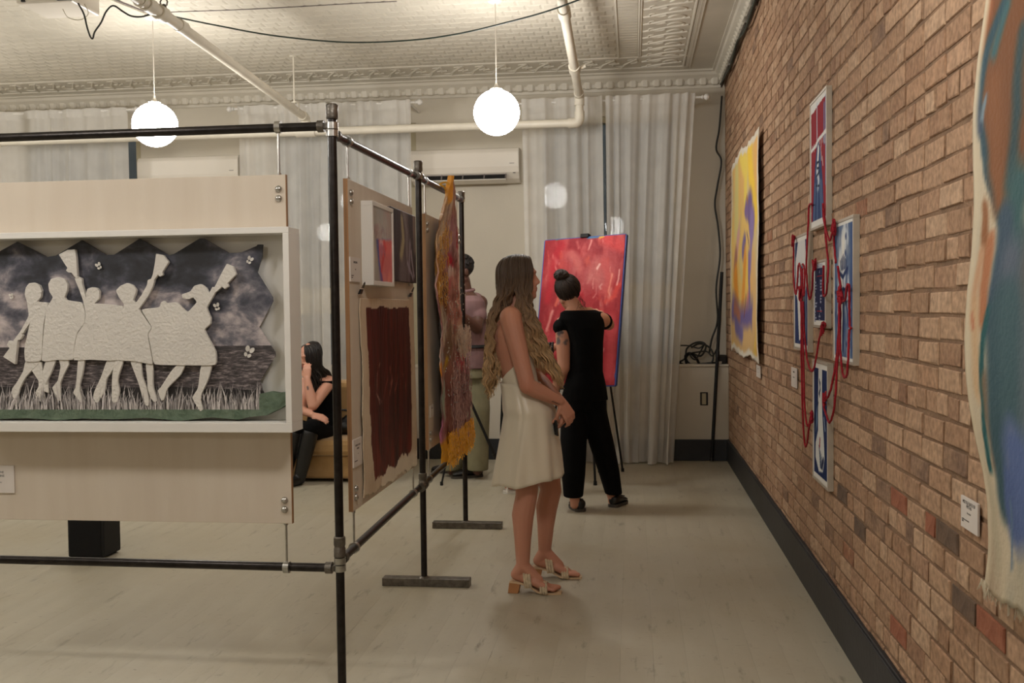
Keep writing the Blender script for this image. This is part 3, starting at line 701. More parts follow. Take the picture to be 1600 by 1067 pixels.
for z0,z1 in ((2.14,2.142),(.523,.525)):
    clamp(PX+.01,5.1,z0,0,-1); clamp(PX+.01,5.1,z1+.001,0,1)
clamp(PX,6.47,2.165,0,-1); clamp(PX,6.47,.54,0,-1)

# ------------------------------------------------------------------ hung plywood panels
def hang(parent,x,y,z0,z1,ax,rail_z,top):
    """threaded rod between a rail clamp and the board edge, with two bolts through the board"""
    b=MB().tube([(x,y,z0),(x,y,z1)],.0045,8); h=b.build('hanger_rod',M['zinc'],parent)
    d=Vector((1,0,0)) if ax=='x' else Vector((0,1,0))
    MB().tube([Vector((x,y,rail_z))-d*.011,Vector((x,y,rail_z))+d*.011],.0225,14).build('rail_clamp',M['zinc'],h,smooth=40)
    MB().lathe((x,y,(z0 if top is False else z1)-.012),[(.009,0),(.009,.024)],6).build('hex_nut',M['zinc'],h)
    ze=z1 if top is False else z0
    MB().lathe((x,y,ze-.014),[(.009,0),(.009,.028)],6).build('hex_nut',M['zinc'],h)
    n=Vector((0,-1,0)) if ax=='x' else Vector((1,0,0))
    for k in (1,2):
        zz=ze+(-1 if top else 1)*(.012+.035*k)
        c=Vector((x,y,zz))+n*.0135
        MB().lathe(c,[(.013,-.004),(.013,0),(.010,.005),(.004,.008)],12,axis=n).build('bolt',M['zinc'],h,smooth=40)
BYf=3.62
pnl=tag(empty('plywood_panel',(-1.95,BYf+.012,.64)),'wide pale plywood panel hung in the rack behind the white relief shadow box','panel')
MB().box((-2.63,BYf,.645),(-1.288,BYf+.018,1.962)).build('board',M['ply'],pnl,bevel=.0015)
MB().box((-1.288,BYf,.645),(-1.2865,BYf+.018,1.962)).build('board_edge',M['plyedge'],pnl)
for x in (-1.315,-2.6):
    hang(pnl,x,BYf+.009,1.955,2.14,'x',2.14,True); hang(pnl,x,BYf+.009,.476,.652,'x',.476,False)
def sidepanel(y0,y1,z0,z1,label):
    t=tag(empty('plywood_panel',(PX,(y0+y1)/2,z0)),label,'panel')
    MB().box((PX-.009,y0,z0),(PX+.009,y1,z1)).build('board',M['ply'],t,bevel=.0015)
    MB().box((PX-.009,y0-.0012,z0),(PX+.009,y0,z1)).build('board_edge',M['plyedge'],t)
    for y in (y0+.035,y1-.035):
        rz=2.112+(y-3.67)*.02; rz2=.502+(y-3.67)*.0145
        hang(t,PX,y,z1-.005,rz,'y',rz,True); hang(t,PX,y,rz2,z0+.005,'y',rz2,False)
sidepanel(3.80,4.95,.655,1.965,'pale plywood panel between the first two rack posts carrying the dark red painting')
sidepanel(5.27,6.32,.69,1.965,'pale plywood panel behind the fringed textile')
# ------------------------------------------------------------------ shadow box with the dancers
SY=3.50
def K(x,y,Y): return spot(x/3.3333,340+y/3.3333,Y=Y)
sbx=tag(empty('shadow_box',(-1.93,3.56,1.006)),'deep white shadow box with pale cutout dancers under a stormy paper sky','artwork')
X0,X1,Z0,Z1=-2.62,-1.238,1.006,1.757; fw=.023; YB=BYf-.001
MB().box((X0,SY,Z1-fw),(X1,YB,Z1)).build('frame_side',M['white'],sbx,bevel=.0015)
MB().box((X0,SY,Z0),(X1,YB,Z0+fw+.012)).build('frame_side',M['white'],sbx,bevel=.0015)
MB().box((X1-fw,SY,Z0+fw+.012),(X1,YB,Z1-fw)).build('frame_side',M['white'],sbx,bevel=.0015)
MB().box((X0,SY,Z0+fw+.012),(X0+fw,YB,Z1-fw)).build('frame_side',M['white'],sbx,bevel=.0015)
MB().box((X0+fw,YB-.008,Z0+fw),(X1-fw,YB,Z1-fw)).build('backing',M['white'],sbx)
def mat_sky(hz):
    m=bpy.data.materials.new('stormy_sky_print'); m.use_nodes=True; n=m.node_tree.nodes; l=m.node_tree.links; p=n['Principled BSDF']; p.inputs['Roughness'].default_value=.55
    ge=n.new('ShaderNodeNewGeometry'); 
    def noise(sc,scale,det,ro=.6,dist=0):
        mp=n.new('ShaderNodeMapping'); mp.inputs['Scale'].default_value=sc; l.new(ge.outputs['Position'],mp.inputs['Vector'])
        q=n.new('ShaderNodeTexNoise'); q.inputs['Scale'].default_value=scale; q.inputs['Detail'].default_value=det; q.inputs['Roughness'].default_value=ro; q.inputs['Distortion'].default_value=dist; l.new(mp.outputs['Vector'],q.inputs['Vector']); return q.outputs['Fac']
    def ramp(src,st):
        c=n.new('ShaderNodeValToRGB'); e=c.color_ramp; e.elements[0].position=st[0][0]; e.elements[0].color=L4(st[0][1]); e.elements[1].position=st[1][0]; e.elements[1].color=L4(st[1][1])
        for s,q in st[2:]: z=e.elements.new(s); z.color=L4(q)
        l.new(src,c.inputs['Fac']); return c.outputs['Color']
    sep=n.new('ShaderNodeSeparateXYZ'); l.new(ge.outputs['Position'],sep.inputs[0])
    # clouds, paler and pinker low over the sea
    mr=n.new('ShaderNodeMapRange'); mr.inputs['From Min'].default_value=hz; mr.inputs['From Max'].default_value=hz+.42; mr.inputs['To Min'].default_value=.2; mr.inputs['To Max'].default_value=-.09; l.new(sep.outputs['Z'],mr.inputs['Value'])
    ad=n.new('ShaderNodeMath'); ad.operation='ADD'; l.new(noise((1,1,1.5),6.5,10,.58,.25),ad.inputs[0]); l.new(mr.outputs['Result'],ad.inputs[1])
    sky=ramp(ad.outputs[0],[(.38,(30,30,34)),(.86,(224,212,208)),(.48,(46,47,54)),(.55,(70,70,80)),(.62,(108,105,112)),(.71,(176,165,164))])
    sea=ramp(noise((1,1,5),26,8,.75),[(.38,(38,34,35)),(.7,(178,166,164)),(.52,(82,74,75))])
    gt=n.new('ShaderNodeMath'); gt.operation='GREATER_THAN'; gt.inputs[1].default_value=hz; l.new(sep.outputs['Z'],gt.inputs[0])
    mx=n.new('ShaderNodeMix'); mx.data_type='RGBA'; l.new(gt.outputs[0],mx.inputs[0]); l.new(sea,mx.inputs[6]); l.new(sky,mx.inputs[7])
    # dark band of water just under the horizon
    b1=n.new('ShaderNodeMapRange'); b1.inputs['From Min'].default_value=hz-.022; b1.inputs['From Max'].default_value=hz-.012; l.new(sep.outputs['Z'],b1.inputs['Value'])
    b2=n.new('ShaderNodeMath'); b2.operation='SUBTRACT'; l.new(b1.outputs['Result'],b2.inputs[0]); l.new(gt.outputs[0],b2.inputs[1]); b2.use_clamp=True
    mu=n.new('ShaderNodeMath'); mu.operation='MULTIPLY'; mu.inputs[1].default_value=.75; l.new(b2.outputs[0],mu.inputs[0])
    m2=n.new('ShaderNodeMix'); m2.data_type='RGBA'; l.new(mu.outputs[0],m2.inputs[0]); l.new(mx.outputs[2],m2.inputs[6]); m2.inputs[7].default_value=L4((50,46,48))
    l.new(m2.outputs[2],p.inputs['Base Color']); return m
YS=3.572
hz=K(1100,668,YS).z
sky=[(-60,200),(-10,180),(90,125),(245,205),(290,198),(425,118),(430,118),(555,195),(595,193),(725,110),(730,110),(880,195),(905,190),(1040,108),(1062,108),(1195,185),(1260,180),(1335,148),(1342,140),(1370,140),(1365,205),(1340,285),(1420,415),(1422,435),(1350,570),(1432,700),(1434,720),(1355,850),(1368,905),(1385,930),(1383,1000),(-60,1000)]
MB().prism([K(x,y,YS) for x,y in sky],(0,.006,0)).build('sky_print',mat_sky(hz),sbx,fix=True)
M['green']=mat('mossy_green_paint',(100,116,96),.75,col2=(80,98,78),vscale=18,bump=1,bscale=45)
gr=[(1350,918),(1400,908),(1440,915),(1495,910),(1495,970),(1470,988),(1385,1030),(1300,1038),(1240,1052),(1100,1040),(940,1058),(760,1042),(600,1050),(430,1046),(300,1055),(140,1044),(-60,1050),(-60,1000),(1350,1000)]
MB().prism([K(x,y,3.556) for x,y in gr],(0,.05,0)).build('green_ground',M['green'],sbx,fix=True)
M['relief']=mat('white_relief_clay',(214,209,200),.62,var=.05,vscale=8,bump=.55,bscale=85)
figs=[
 ([(128,400),(133,365),(150,342),(175,338),(205,352),(216,380),(212,415),(190,438),(250,442),(240,480),(225,560),(215,750),(130,752),(125,690),(150,570),(157,545),(130,585),(118,605),(100,600),(118,570),(150,510),(140,440)],
  [(100,598),(120,612),(105,635),(92,640),(78,765),(15,725),(48,680),(35,663),(45,640),(65,645)],
  [[(130,748),(215,748),(165,795),(130,835),(105,885),(95,930),(95,990),(75,980),(60,915),(62,890),(85,860),(120,800)],
   [(160,790),(215,745),(222,810),(245,840),(255,915),(228,905),(238,965),(228,972),(205,955),(182,910),(200,880),(200,850)]]),
 ([(255,385),(250,345),(265,318),(300,310),(335,318),(352,350),(348,385),(335,415),(345,430),(415,440),(432,450),(445,500),(440,550),(400,600),(385,680),(383,742),(290,742),(213,752),(230,560),(240,470),(260,440),(275,415)],None,
  [[(235,748),(292,740),(265,810),(245,850),(240,870),(215,830),(222,800)],
   [(305,738),(355,738),(358,765),(330,820),(312,865),(318,955),(300,955),(280,915),(270,885),(300,850),(315,775)]]),
 ([(388,318),(405,308),(425,315),(427,345),(448,420),(447,395),(455,370),(480,362),(505,366),(518,385),(516,420),(500,438),(490,446),(540,450),(600,455),(645,462),(640,742),(560,745),(470,740),(383,744),(385,690),(400,610),(440,550),(447,500),(432,430),(410,370)],
  [(305,192),(350,168),(390,165),(397,210),(402,305),(412,310),(395,316),(385,305),(372,288),(355,286),(342,275),(350,262),(335,240)],
  [[(405,738),(442,735),(430,810),(415,870),(415,905),(432,960),(420,965),(385,920),(380,910),(395,880)],
   [(557,738),(600,738),(595,780),(555,840),(545,905),(510,965),(495,962),(483,935),(490,905),(525,830)]]),
 ([(602,380),(625,355),(660,340),(690,350),(710,375),(705,400),(692,430),(705,445),(735,405),(765,350),(768,325),(785,318),(805,325),(795,360),(770,410),(735,460),(722,475),(760,530),(790,572),(768,605),(778,660),(797,767),(700,748),(612,745),(635,600),(640,480),(645,450),(618,415)],
  [(812,188),(850,195),(878,232),(845,285),(847,300),(832,308),(822,298),(800,328),(785,320),(795,295),(805,240)],
  [[(600,738),(645,740),(618,820),(612,850),(623,905),(610,960),(590,965),(580,950),(583,820)],
   [(675,745),(735,745),(740,830),(765,890),(775,960),(775,980),(755,978),(742,940),(720,860)],
   [(757,758),(797,762),(795,860),(800,895),(820,955),(800,960),(785,940),(768,895),(765,830)]]),
 ([(945,400),(990,385),(1010,355),(1045,345),(1075,365),(1088,395),(1105,360),(1120,365),(1125,382),(1110,410),(1075,470),(1098,525),(1095,555),(1062,585),(1125,700),(1125,770),(960,770),(800,767),(785,680),(770,607),(792,572),(732,477),(830,467),(838,440),(855,432),(865,445),(920,440),(975,495),(1025,440),(1005,415),(985,425),(950,422)],
  [(1180,240),(1215,255),(1230,295),(1185,342),(1190,358),(1170,372),(1155,360),(1125,388),(1110,372),(1125,345),(1155,285)],
  [[(920,768),(965,768),(940,820),(870,890),(853,950),(840,955),(828,925),(820,900),(835,885),(890,800)],
   [(1045,768),(1105,768),(1085,840),(1048,920),(1045,950),(1058,1000),(1042,1010),(1010,960),(1000,935),(1030,890)]])]
def rounded(poly):
    out=[]; n=len(poly)
    for i in range(n):
        p,c,q=[np.array(poly[k%n],float) for k in (i-1,i,i+1)]
        out+= [tuple(c+(p-c)*.22),tuple(c+((p-c)+(q-c))*.035),tuple(c+(q-c)*.22)]
    return out
for i,(body,fan,legs) in enumerate(figs):
    yf=3.5575-.0018*i
    b=MB(); b.prism([K(x,y,yf) for x,y in rounded(body)],(0,.014,0))
    fg=b.build('dancer_relief',M['relief'],sbx,fix=True,bevel=.0016)
    for k,lg in enumerate(legs):
        MB().prism([K(x,y,yf+.004+.001*k) for x,y in rounded(lg)],(0,.011,0)).build('leg_relief',M['relief'],fg,fix=True,bevel=.0014)
    if fan: MB().prism([K(x,y,yf-.002) for x,y in fan],(0,.015,0)).build('fan_relief',M['relief'],fg,fix=True,bevel=.0016)
for (x,y,s,a) in ((58,412,17,.2),(515,255,22,.5),(1298,225,24,-.5),(1130,468,24,.3),(1293,705,36,-.4)):
    b=MB()
    for sg in (-1,1):
        for (w,h,ty) in ((.55,.8,.45),(.45,.55,-.4)):
            pts=[]
            for k in range(10):
                t_=k*2*math.pi/10; u_=sg*(w*.62+w*.6*math.cos(t_)); v_=ty+h*.55*math.sin(t_)+abs(u_)*.3
                pts.append(K(x+s*(u_*math.cos(a)-v_*math.sin(a)),y-s*(u_*math.sin(a)+v_*math.cos(a)),3.566-.006*abs(u_)))
            b.prism(pts,(0,.0015,0))
    b.build('paper_butterfly',M['relief'],sbx,fix=True)
# scratchboard grass standing along the foot of the print
def mat_grass():
    m=bpy.data.materials.new('scratchboard_grass'); m.use_nodes=True; n=m.node_tree.nodes; l=m.node_tree.links; p=n['Principled BSDF']; p.inputs['Roughness'].default_value=.7
    g=n.new('ShaderNodeNewGeometry'); c=n.new('ShaderNodeValToRGB'); e=c.color_ramp; e.elements[0].color=L4((70,65,64)); e.elements[1].color=L4((222,214,210))
    l.new(g.outputs['Random Per Island'],c.inputs['Fac']); l.new(c.outputs['Color'],p.inputs['Base Color']); return m
MB().prism([K(x,y,3.569) for x,y in [(-60,880),(400,890),(900,880),(1368,900),(1388,935),(1385,1024),(-60,1010)]],(0,.005,0)).build('grass_backing',mat('dark_scratch_ink',(38,34,33),.7),sbx,fix=True)
b=MB(); r=random.Random(5)
for k in range(900):
    x=r.uniform(-60,1375); y0=1012+ (x/1385)*11-r.uniform(0,8); h=r.uniform(60,150)*(.75 if r.random()<.7 else 1.15); ln=r.uniform(-.45,.45)*h*(.4 if r.random()<.6 else 1); w=r.uniform(2,4.5)
    Yd=3.5685-r.uniform(.0,.012)
    p=[K(x-w,y0,Yd),K(x+w,y0,Yd),K(x+ln*.4+w*.7,y0-h*.6,Yd-.001),K(x+ln,y0-h,Yd),K(x+ln*.4-w*.7,y0-h*.6,Yd-.001)]
    b.add(p,[(0,1,2,4),(4,2,3)])
tag(b.build('scratched_grass',mat_grass(),sbx),kind='stuff')

# ------------------------------------------------------------------ lettering and cards
def text(parent,s,o,u,v,size,m,align='CENTER',name='lettering'):
    c=bpy.data.curves.new(name,'FONT'); c.body=s; c.size=size; c.align_x=align; c.extrude=.0002
    ob=bpy.data.objects.new('tmp',c); C.objects.link(ob); bpy.context.view_layer.update()
    me=bpy.data.meshes.new_from_object(ob.evaluated_get(bpy.context.evaluated_depsgraph_get())); bpy.data.objects.remove(ob); bpy.data.curves.remove(c)
    u=Vector(u).normalized(); v=Vector(v).normalized(); n=u.cross(v); off=Vector((0,0,0)); q=parent
    while q is not None: off+=q.location; q=q.parent
    for w in me.vertices:
        p=Vector(o)+u*w.co.x+v*w.co.y+n*w.co.z-off; w.co=p
    me.name=name; me.materials.clear(); me.materials.append(m); ob=bpy.data.objects.new(name,me); C.objects.link(ob); ob.parent=parent; return ob
def card(c,u,n,w,h,lines,label,tilt=0):
    c=Vector(c); u=Vector(u); n=Vector(n); v=n.cross(u)*-1
    if v.z<0: v=-v
    t=tag(empty('label_card',c-v*h/2),label,'card','exhibit label cards')
    MB().obox(c+n*.003,u*w/2,v*h/2,n*.003).build('card',M['paper'],t,bevel=.0006)
    for s,yy,size,mm,al in lines:
        text(t,s,c+n*.0063+v*(yy*h)+(u*(-w*.42) if al=='LEFT' else Vector((0,0,0))),u,v,size,mm,al)
    return t
UX,UY,NY,NX=(1,0,0),(0,1,0),(0,-1,0),(1,0,0)
q=spot(24,770,Y=BYf); q2=spot(22,727,Y=BYf)
card((q.x-.072,BYf,(q.z+q2.z)/2),UX,NY,.145,q2.z-q.z,[('FROM THE',.22,.0125,M['ink'],'CENTER'),('SHORELINE',.09,.0125,M['ink'],'CENTER'),('an artist, relief',-.13,.007,M['inkl'],'CENTER')],'white label card on the wide plywood panel cut by the left edge of the photo')
PXF=PX+.009
def pcard(pa,pb,lines,label):
    a=spot(*pa,X=PXF); b=spot(*pb,X=PXF); card((PXF,(a.y+b.y)/2,(a.z+b.z)/2),UY,NX,b.y-a.y,abs(a.z-b.z),lines,label)
pcard((545,401),(561,441),[('ORIGINAL',.26,.013,M['ink'],'CENTER'),('2023',-.02,.008,M['inkl'],'CENTER'),('mixed media',-.27,.006,M['ink'],'LEFT'),('on paper',-.34,.006,M['ink'],'LEFT')],'white label card left of the framed portrait')
pcard((550,688),(564,724),[('METALLIC TASTE',.24,.0095,M['ink'],'CENTER'),('OF RED',.12,.0095,M['ink'],'CENTER'),('oil',-.06,.007,M['inkl'],'CENTER'),('unstretched canvas',-.3,.006,M['ink'],'LEFT')],'white label card beside the lower left of the dark red painting')
pcard((671,634),(676,650),[('FRINGE',.2,.008,M['ink'],'CENTER')],'small white label card on the panel behind the textile')
pcard((638.5,438),(644,447),[('STUDY',.1,.007,M['ink'],'CENTER')],'small white label card under the dark purple painting')
WN=(-1,0,0); WU=(0,-1,0); WXF=WX-.006
def wcard(pa,pb,lines,label):
    a=spot(*pa,X=WXF); b=spot(*pb,X=WXF); h=lines and .1; 
    card((WXF,(a.y+b.y)/2,(a.z+b.z)/2),WU,WN,abs(b.y-a.y),abs(a.z-b.z)*1.15,lines,label)
wcard((1505,776),(1531,835),[('METTLE DATE OF',.3,.0125,M['ink'],'CENTER'),('MYTHS',.18,.0125,M['ink'],'CENTER'),('the artist',.0,.008,M['inkl'],'CENTER'),('acrylic on raw canvas',-.24,.0065,M['ink'],'LEFT'),('2023',-.31,.0065,M['ink'],'LEFT')],'white label card on the brick left of the large draped canvas')
wcard((1183,571),(1189,590),[('SUN',.2,.012,M['ink'],'CENTER'),('acrylic',-.1,.008,M['inkl'],'CENTER')],'white label card on the brick below the yellow painting')
wcard((1238,575),(1246,605),[('THREADS',.25,.012,M['ink'],'CENTER'),('cyanotype, yarn',.0,.008,M['inkl'],'CENTER')],'white label card on the brick left of the hanging red yarn')

# ------------------------------------------------------------------ pictures on the brick wall
M['paint']=mat_paint('oil_paint',.65,.3,70,.25); M['paintg']=mat_paint('glossy_oil_paint',.28,.5,26,.5); M['print']=mat_paint('cyanotype_print',.75,.05,80,.15)
AX=.860
def framed(far,near,top,bot,label,draw,seed):
    """a shallow framed print hung on the brick; far/near pixel columns, top/bottom rows on the far edge"""
    a=spot(far,top,X=AX); b=spot(far,bot,X=AX); c=spot(near,top,X=AX)
    yf,yn=a.y,c.y; z1,z0=a.z,b.z
    t=tag(empty('framed_print',(AX,(yf+yn)/2,z0)),label,'framed print','cross of framed blue prints')
    fwid=.012; ln=yf-yn
    for (ya,yb,za,zb) in ((yf,yn,z1-fwid,z1),(yf,yn,z0,z0+fwid),(yf,yf-fwid,z0+fwid,z1-fwid),(yn+fwid,yn,z0+fwid,z1-fwid)):
        MB().box((AX,yb,za),(WX+.001,ya,zb)).build('frame_side',M['silver'],t,bevel=.001)
    cv=Canvas((AX+.003,yf-fwid,z0+fwid),(0,-(ln-2*fwid),0),(0,0,z1-z0-2*fwid),(-1,0,0),96,150,(222,220,214),seed,.006,14)
    draw(cv); cv.c=np.where(cv.c.mean(-1,keepdims=True)<190,cv.c*.82,cv.c); cv.build('print',M['print'],t,thick=.012)
    return t
BL,MBL,LB,WHT,RED=(32,52,108),(70,98,152),(150,172,200),(224,224,220),(176,16,40)
def border(cv,w=.03): 
    m=(cv.U*cv.w<w)|(cv.U*cv.w>cv.w-w)|(cv.V*cv.h<w)|(cv.V*cv.h>cv.h-w); cv.mix(m.astype(float),(226,224,218))
def d_top(c):
    c.c[:]=np.array((222,222,220)); f=lambda *a,**k:c.fill(*a,px=False,**k)
    f([(.03,.04),(.97,.04),(.97,.96),(.03,.92)],RED)
    c.stroke([(.42,.98),(.42,.55)],.012,(190,200,214),.5,px=False); c.stroke([(.86,.9),(.86,.62)],.018,(120,140,190),.6,px=False); c.stroke([(.95,.95),(.95,.3)],.012,(120,150,200),.4,px=False)
    c.stroke([(.03,.62),(.3,.64),(.5,.67),(.97,.69)],.012,WHT,.4,px=False)
    for x in (.12,.22,.36,.56,.68,.8,.9): c.stroke([(x,.66),(x,.66-.04*R.random()-.02)],.006,WHT,.4,px=False)
    f([(.1,.02),(.2,.3),(.3,.5),(.4,.62),(.5,.66),(.62,.6),(.7,.46),(.8,.25),(.84,.02)],(52,78,134))
    c.stroke([(.5,.6),(.47,.52),(.47,.47)],.028,WHT,.5,px=False); c.stroke([(.42,.44),(.52,.36),(.46,.3)],.03,(200,208,216),.6,px=False)
    c.mottle(14,[(40,60,110),(180,196,214)],.0,(1,.6))
    for a,b in (((.4,.5),(.55,.5)),((.42,.46),(.56,.45)),((.38,.4),(.6,.42)),((.35,.33),(.6,.3))): c.stroke([a,b],.007,(30,40,70),.5,px=False)
    for x0,x1 in ((.3,.2),(.45,.42),(.58,.7),(.66,.8)): c.stroke([(x0,.34),(x1,.04)],.01,(130,156,196),.7,px=False)
    c.stroke([(.74,.52),(.78,.45)],.006,WHT,.5,px=False); c.stroke([(.66,.6),(.68,.5)],.006,WHT,.5,px=False)
    m=(c.V*c.h<.03); c.mix(m.astype(float),(222,220,214)); border(c,.012)
def d_left(c):
    f=lambda *a,**k:c.fill(*a,px=False,**k); c.c[:]=np.array((44,66,122))
    c.mottle(7,[(30,46,96),(90,116,168)],.5)
    f([(.1,.98),(.8,.98),(.95,.6),(.8,.5),(.1,.5)],(214,214,212)); f([(.1,.98),(.3,.98),(.12,.8)],(60,84,140)); f([(.1,.5),(.55,.5),(.5,.1),(.35,.06)],(222,222,218)); f([(.5,.5),(.75,.48),(.7,.1),(.52,.1)],(206,206,206))
    f([(.05,.52),(.24,.44),(.36,.06),(.05,.06)],(38,62,122))
    c.stroke([(.45,.62),(.5,.72),(.62,.72),(.66,.62),(.6,.55),(.48,.56),(.45,.62)],.012,(60,84,130),.6,px=False)
    for k in range(7): c.stroke([(.42+.04*k,.66-.01*k),(.46+.035*k,.54)],.005,(90,104,140),.5,px=False)
    c.stroke([(.62,.44),(.7,.38),(.62,.32)],.008,(36,54,100),.5,px=False); c.stroke([(.8,.5),(.86,.3),(.82,.1)],.02,(150,172,204),.8,px=False)
    border(c,.02)
def d_mid(c):
    c.c[:]=np.array((30,40,88)); border(c,.022)
def d_right(c):
    f=lambda *a,**k:c.fill(*a,px=False,**k); c.c[:]=np.array((196,206,214)); c.mottle(5,[(84,116,166),(226,228,224),(60,92,150)],.85,(1.2,.6)); c.mottle(16,[(70,100,158),(230,230,226)],.5,(1,.5))
    c.stroke([(.1,.95),(.12,.05)],.035,(70,102,160),.9,px=False); c.stroke([(.92,.95),(.9,.05)],.03,(64,98,160),.9,px=False)
    c.stroke([(.5,.85),(.5,.7)],.07,(230,228,220),.8,px=False); c.stroke([(.45,.5),(.4,.1)],.04,(226,226,220),.7,px=False)
    for k in range(7): c.stroke([(.36+.05*k,.76-.015*abs(k-3)),(.38+.045*k,.66)],.008,(40,62,116),.5,px=False)
    c.stroke([(.3,.64),(.5,.6),(.72,.66)],.012,(40,64,118),.5,px=False); c.stroke([(.02,.5),(.3,.48),(.5,.52),(.97,.5)],.009,(46,70,120),.5,px=False)
    c.stroke([(.5,.5),(.52,.3),(.48,.08)],.022,(40,66,126),.7,px=False); c.stroke([(.6,.5),(.75,.25)],.016,(52,80,140),.7,px=False); c.stroke([(.2,.3),(.3,.1)],.02,(52,80,140),.7,px=False)
    for k in range(12): c.stroke([(R.random(),R.uniform(.1,.9)),(R.random()*.2+.4,R.uniform(.1,.9))][:1]*2,.018,(44,70,130),.9,px=False)
    border(c,.012)
def d_bot(c):
    f=lambda *a,**k:c.fill(*a,px=False,**k); c.c[:]=np.array((28,50,104)); c.mottle(6,[(40,66,122)],.6)
    f([(.4,1),(.62,1),(.6,.72),(.64,.55),(.72,.4),(.78,.22),(.66,.1),(.4,.08),(.16,.18),(.18,.3),(.36,.42),(.36,.7)],(214,216,212),soft=.01)
    f([(.18,.4),(.34,.52),(.3,.62),(.2,.55)],(120,150,188),soft=.01)
    c.stroke([(.44,.86),(.5,.78),(.42,.74)],.01,(40,60,100),.5,px=False); c.stroke([(.5,.84),(.46,.72)],.008,(30,46,84),.5,px=False)
    c.stroke([(.36,.66),(.3,.58),(.34,.5)],.008,(24,40,80),.5,px=False)
    for k in range(6): c.stroke([(.4+.05*k,.3-.02*k),(.5+.03*k,.12)],.006,(50,74,120),.5,px=False)
    c.stroke([(.7,.2),(.62,.14)],.02,(26,40,80),.7,px=False); c.stroke([(.45,.3),(.48,.36)],.012,RED,.5,px=False); c.stroke([(.75,.56),(.82,.46)],.01,(170,190,214),.6,px=False)
    border(c,.022)
framed(1265,1291,163,362,'tall framed print with red ground at the top of the cross',d_top,11)
framed(1239.5,1262,371,545,'framed blue print forming the left arm of the cross',d_left,12)
tm=framed(1270,1290,409,511,'small framed navy text panel at the centre of the cross',d_mid,13)
framed(1301,1333,348,563,'framed pale blue print forming the right arm of the cross, nearest the camera',d_right,14)
framed(1269,1293,561,745,'framed navy print with white figure at the foot of the cross',d_bot,15)
# printed lines on the centre panel
a=spot(1270,409,X=AX); b=spot(1270,511,X=AX); c_=spot(1290,409,X=AX); yw=a.y-c_.y; zh=a.z-b.z; ym=(a.y+c_.y)/2
M['inkw']=mat('pale_print',(170,176,200),.7)
for s,yy,sz,xo,al,mm in [('THREADED',.88,.03,0,'CENTER','inkw'),('&',.81,.02,0,'CENTER','inkw')]+[(w,.66-.045*i-(0 if i<4 else .04)-(0 if i<8 else .04),.018,-.42,'LEFT','inkw') for i,w in enumerate(('mother','weaver of','red cord','body','bone','salt','sister and','daughter','oath','vow','promise','home'))]+[(w,.68-.045*i-(0 if i<4 else .04)-(0 if i<7 else .05),.018,.04,'LEFT','inkw') for i,w in enumerate(('thread','hands','water','memory','spoken','given','kept','by','1923'))]+[('a',.19,.018,0,'CENTER','inkw'),('series',.155,.018,0,'CENTER','inkw'),('five',.1,.018,0,'CENTER','inkw')]:
    text(tm,s,(AX+.002,ym-xo*yw,b.z+yy*zh),WU,(0,0,1),sz,M[mm],al)
for zz in (.76,.24): MB().box((AX+.0015,ym-.06,b.z+zz*zh),(AX+.003,ym+.06,b.z+zz*zh+.004)).build('printed_rule',M['yarn'],tm)
# crimson yarn looped from print to print
yarns=[
 ('crimson yarn falling from the lower left of the top print to the left print',[(1268,318),(1264,322),(1263,345),(1261,380),(1260,420),(1262,450),(1265,468),(1269,452),(1270,430),(1272,410)]),
 ('crimson yarn falling from the right side of the top print to the right print',[(1286,318),(1287,340),(1291,360),(1296,376),(1300,365),(1303,352),(1305,350)]),
 ('crimson yarn hanging past the right edge of the text panel',[(1287,325),(1289,350),(1291,380),(1294,408),(1293,440),(1291,458),(1287,462),(1286,450),(1287,415)]),
 ('crimson yarn edging the upper left of the left print',[(1240,372),(1240,400),(1240,430),(1242,455),(1244,458),(1246,440),(1247,420),(1249,412),(1252,430),(1252,452)]),
 ('crimson yarn looped around the face of the left print',[(1254,412),(1257,420),(1257,440),(1256,462),(1254,446),(1254,420)]),
 ('long crimson yarn dropping from the left print to a low loop',[(1251,455),(1252,500),(1252,550),(1253,600),(1254,640),(1256,680),(1259,698),(1262,686),(1264,668),(1268,655)]),
 ('crimson yarn dropping from the left print to the edge of the bottom print',[(1253,470),(1254,520),(1256,580),(1257,630),(1260,660),(1263,665),(1267,650)]),
 ('crimson yarn slung from the left print to the foot of the text panel',[(1255,470),(1257,520),(1261,560),(1266,577),(1271,577),(1276,555),(1280,530),(1285,510)]),
 ('crimson yarn edging the upper left of the right print',[(1304,350),(1303,375),(1305,400),(1306,410)]),
 ('crimson yarn running down the right print to a low loop',[(1309,415),(1312,440),(1314,455),(1311,480),(1312,520),(1314,560),(1317,585),(1321,589),(1324,580),(1326,540),(1327,515)]),
 ('crimson yarn looping across the middle of the right print',[(1314,450),(1317,470),(1321,466),(1324,446),(1327,448),(1327,480),(1328,510),(1330,513)]),
 ('crimson yarn slung from the right print to the side of the bottom print',[(1312,460),(1310,520),(1307,560),(1302,590),(1297,612),(1291,624),(1288,622)]),
 ('long crimson yarn slung from the right print to the lowest loop on the bottom print',[(1313,470),(1312,530),(1308,570),(1306,610),(1302,645),(1296,660),(1291,648),(1287,634),(1289,625)]),
 ('crimson yarn knotted at the foot of the text panel',[(1284,505),(1287,512),(1290,508),(1287,504),(1283,510),(1285,518)])]
for lab,pts in yarns:
    P=[spot(px,py,X=AX-.012+.006*math.sin(i*1.3)) for i,(px,py) in enumerate(pts)]
    P=smoothpts(P,6); P=[p+Vector((0,R.uniform(-.004,.004),R.uniform(-.003,.003))) for p in P]
    tag(MB().tube(P,.0048,6).build('red_yarn',M['yarn'],smooth=180),lab,'yarn','strands of crimson yarn')
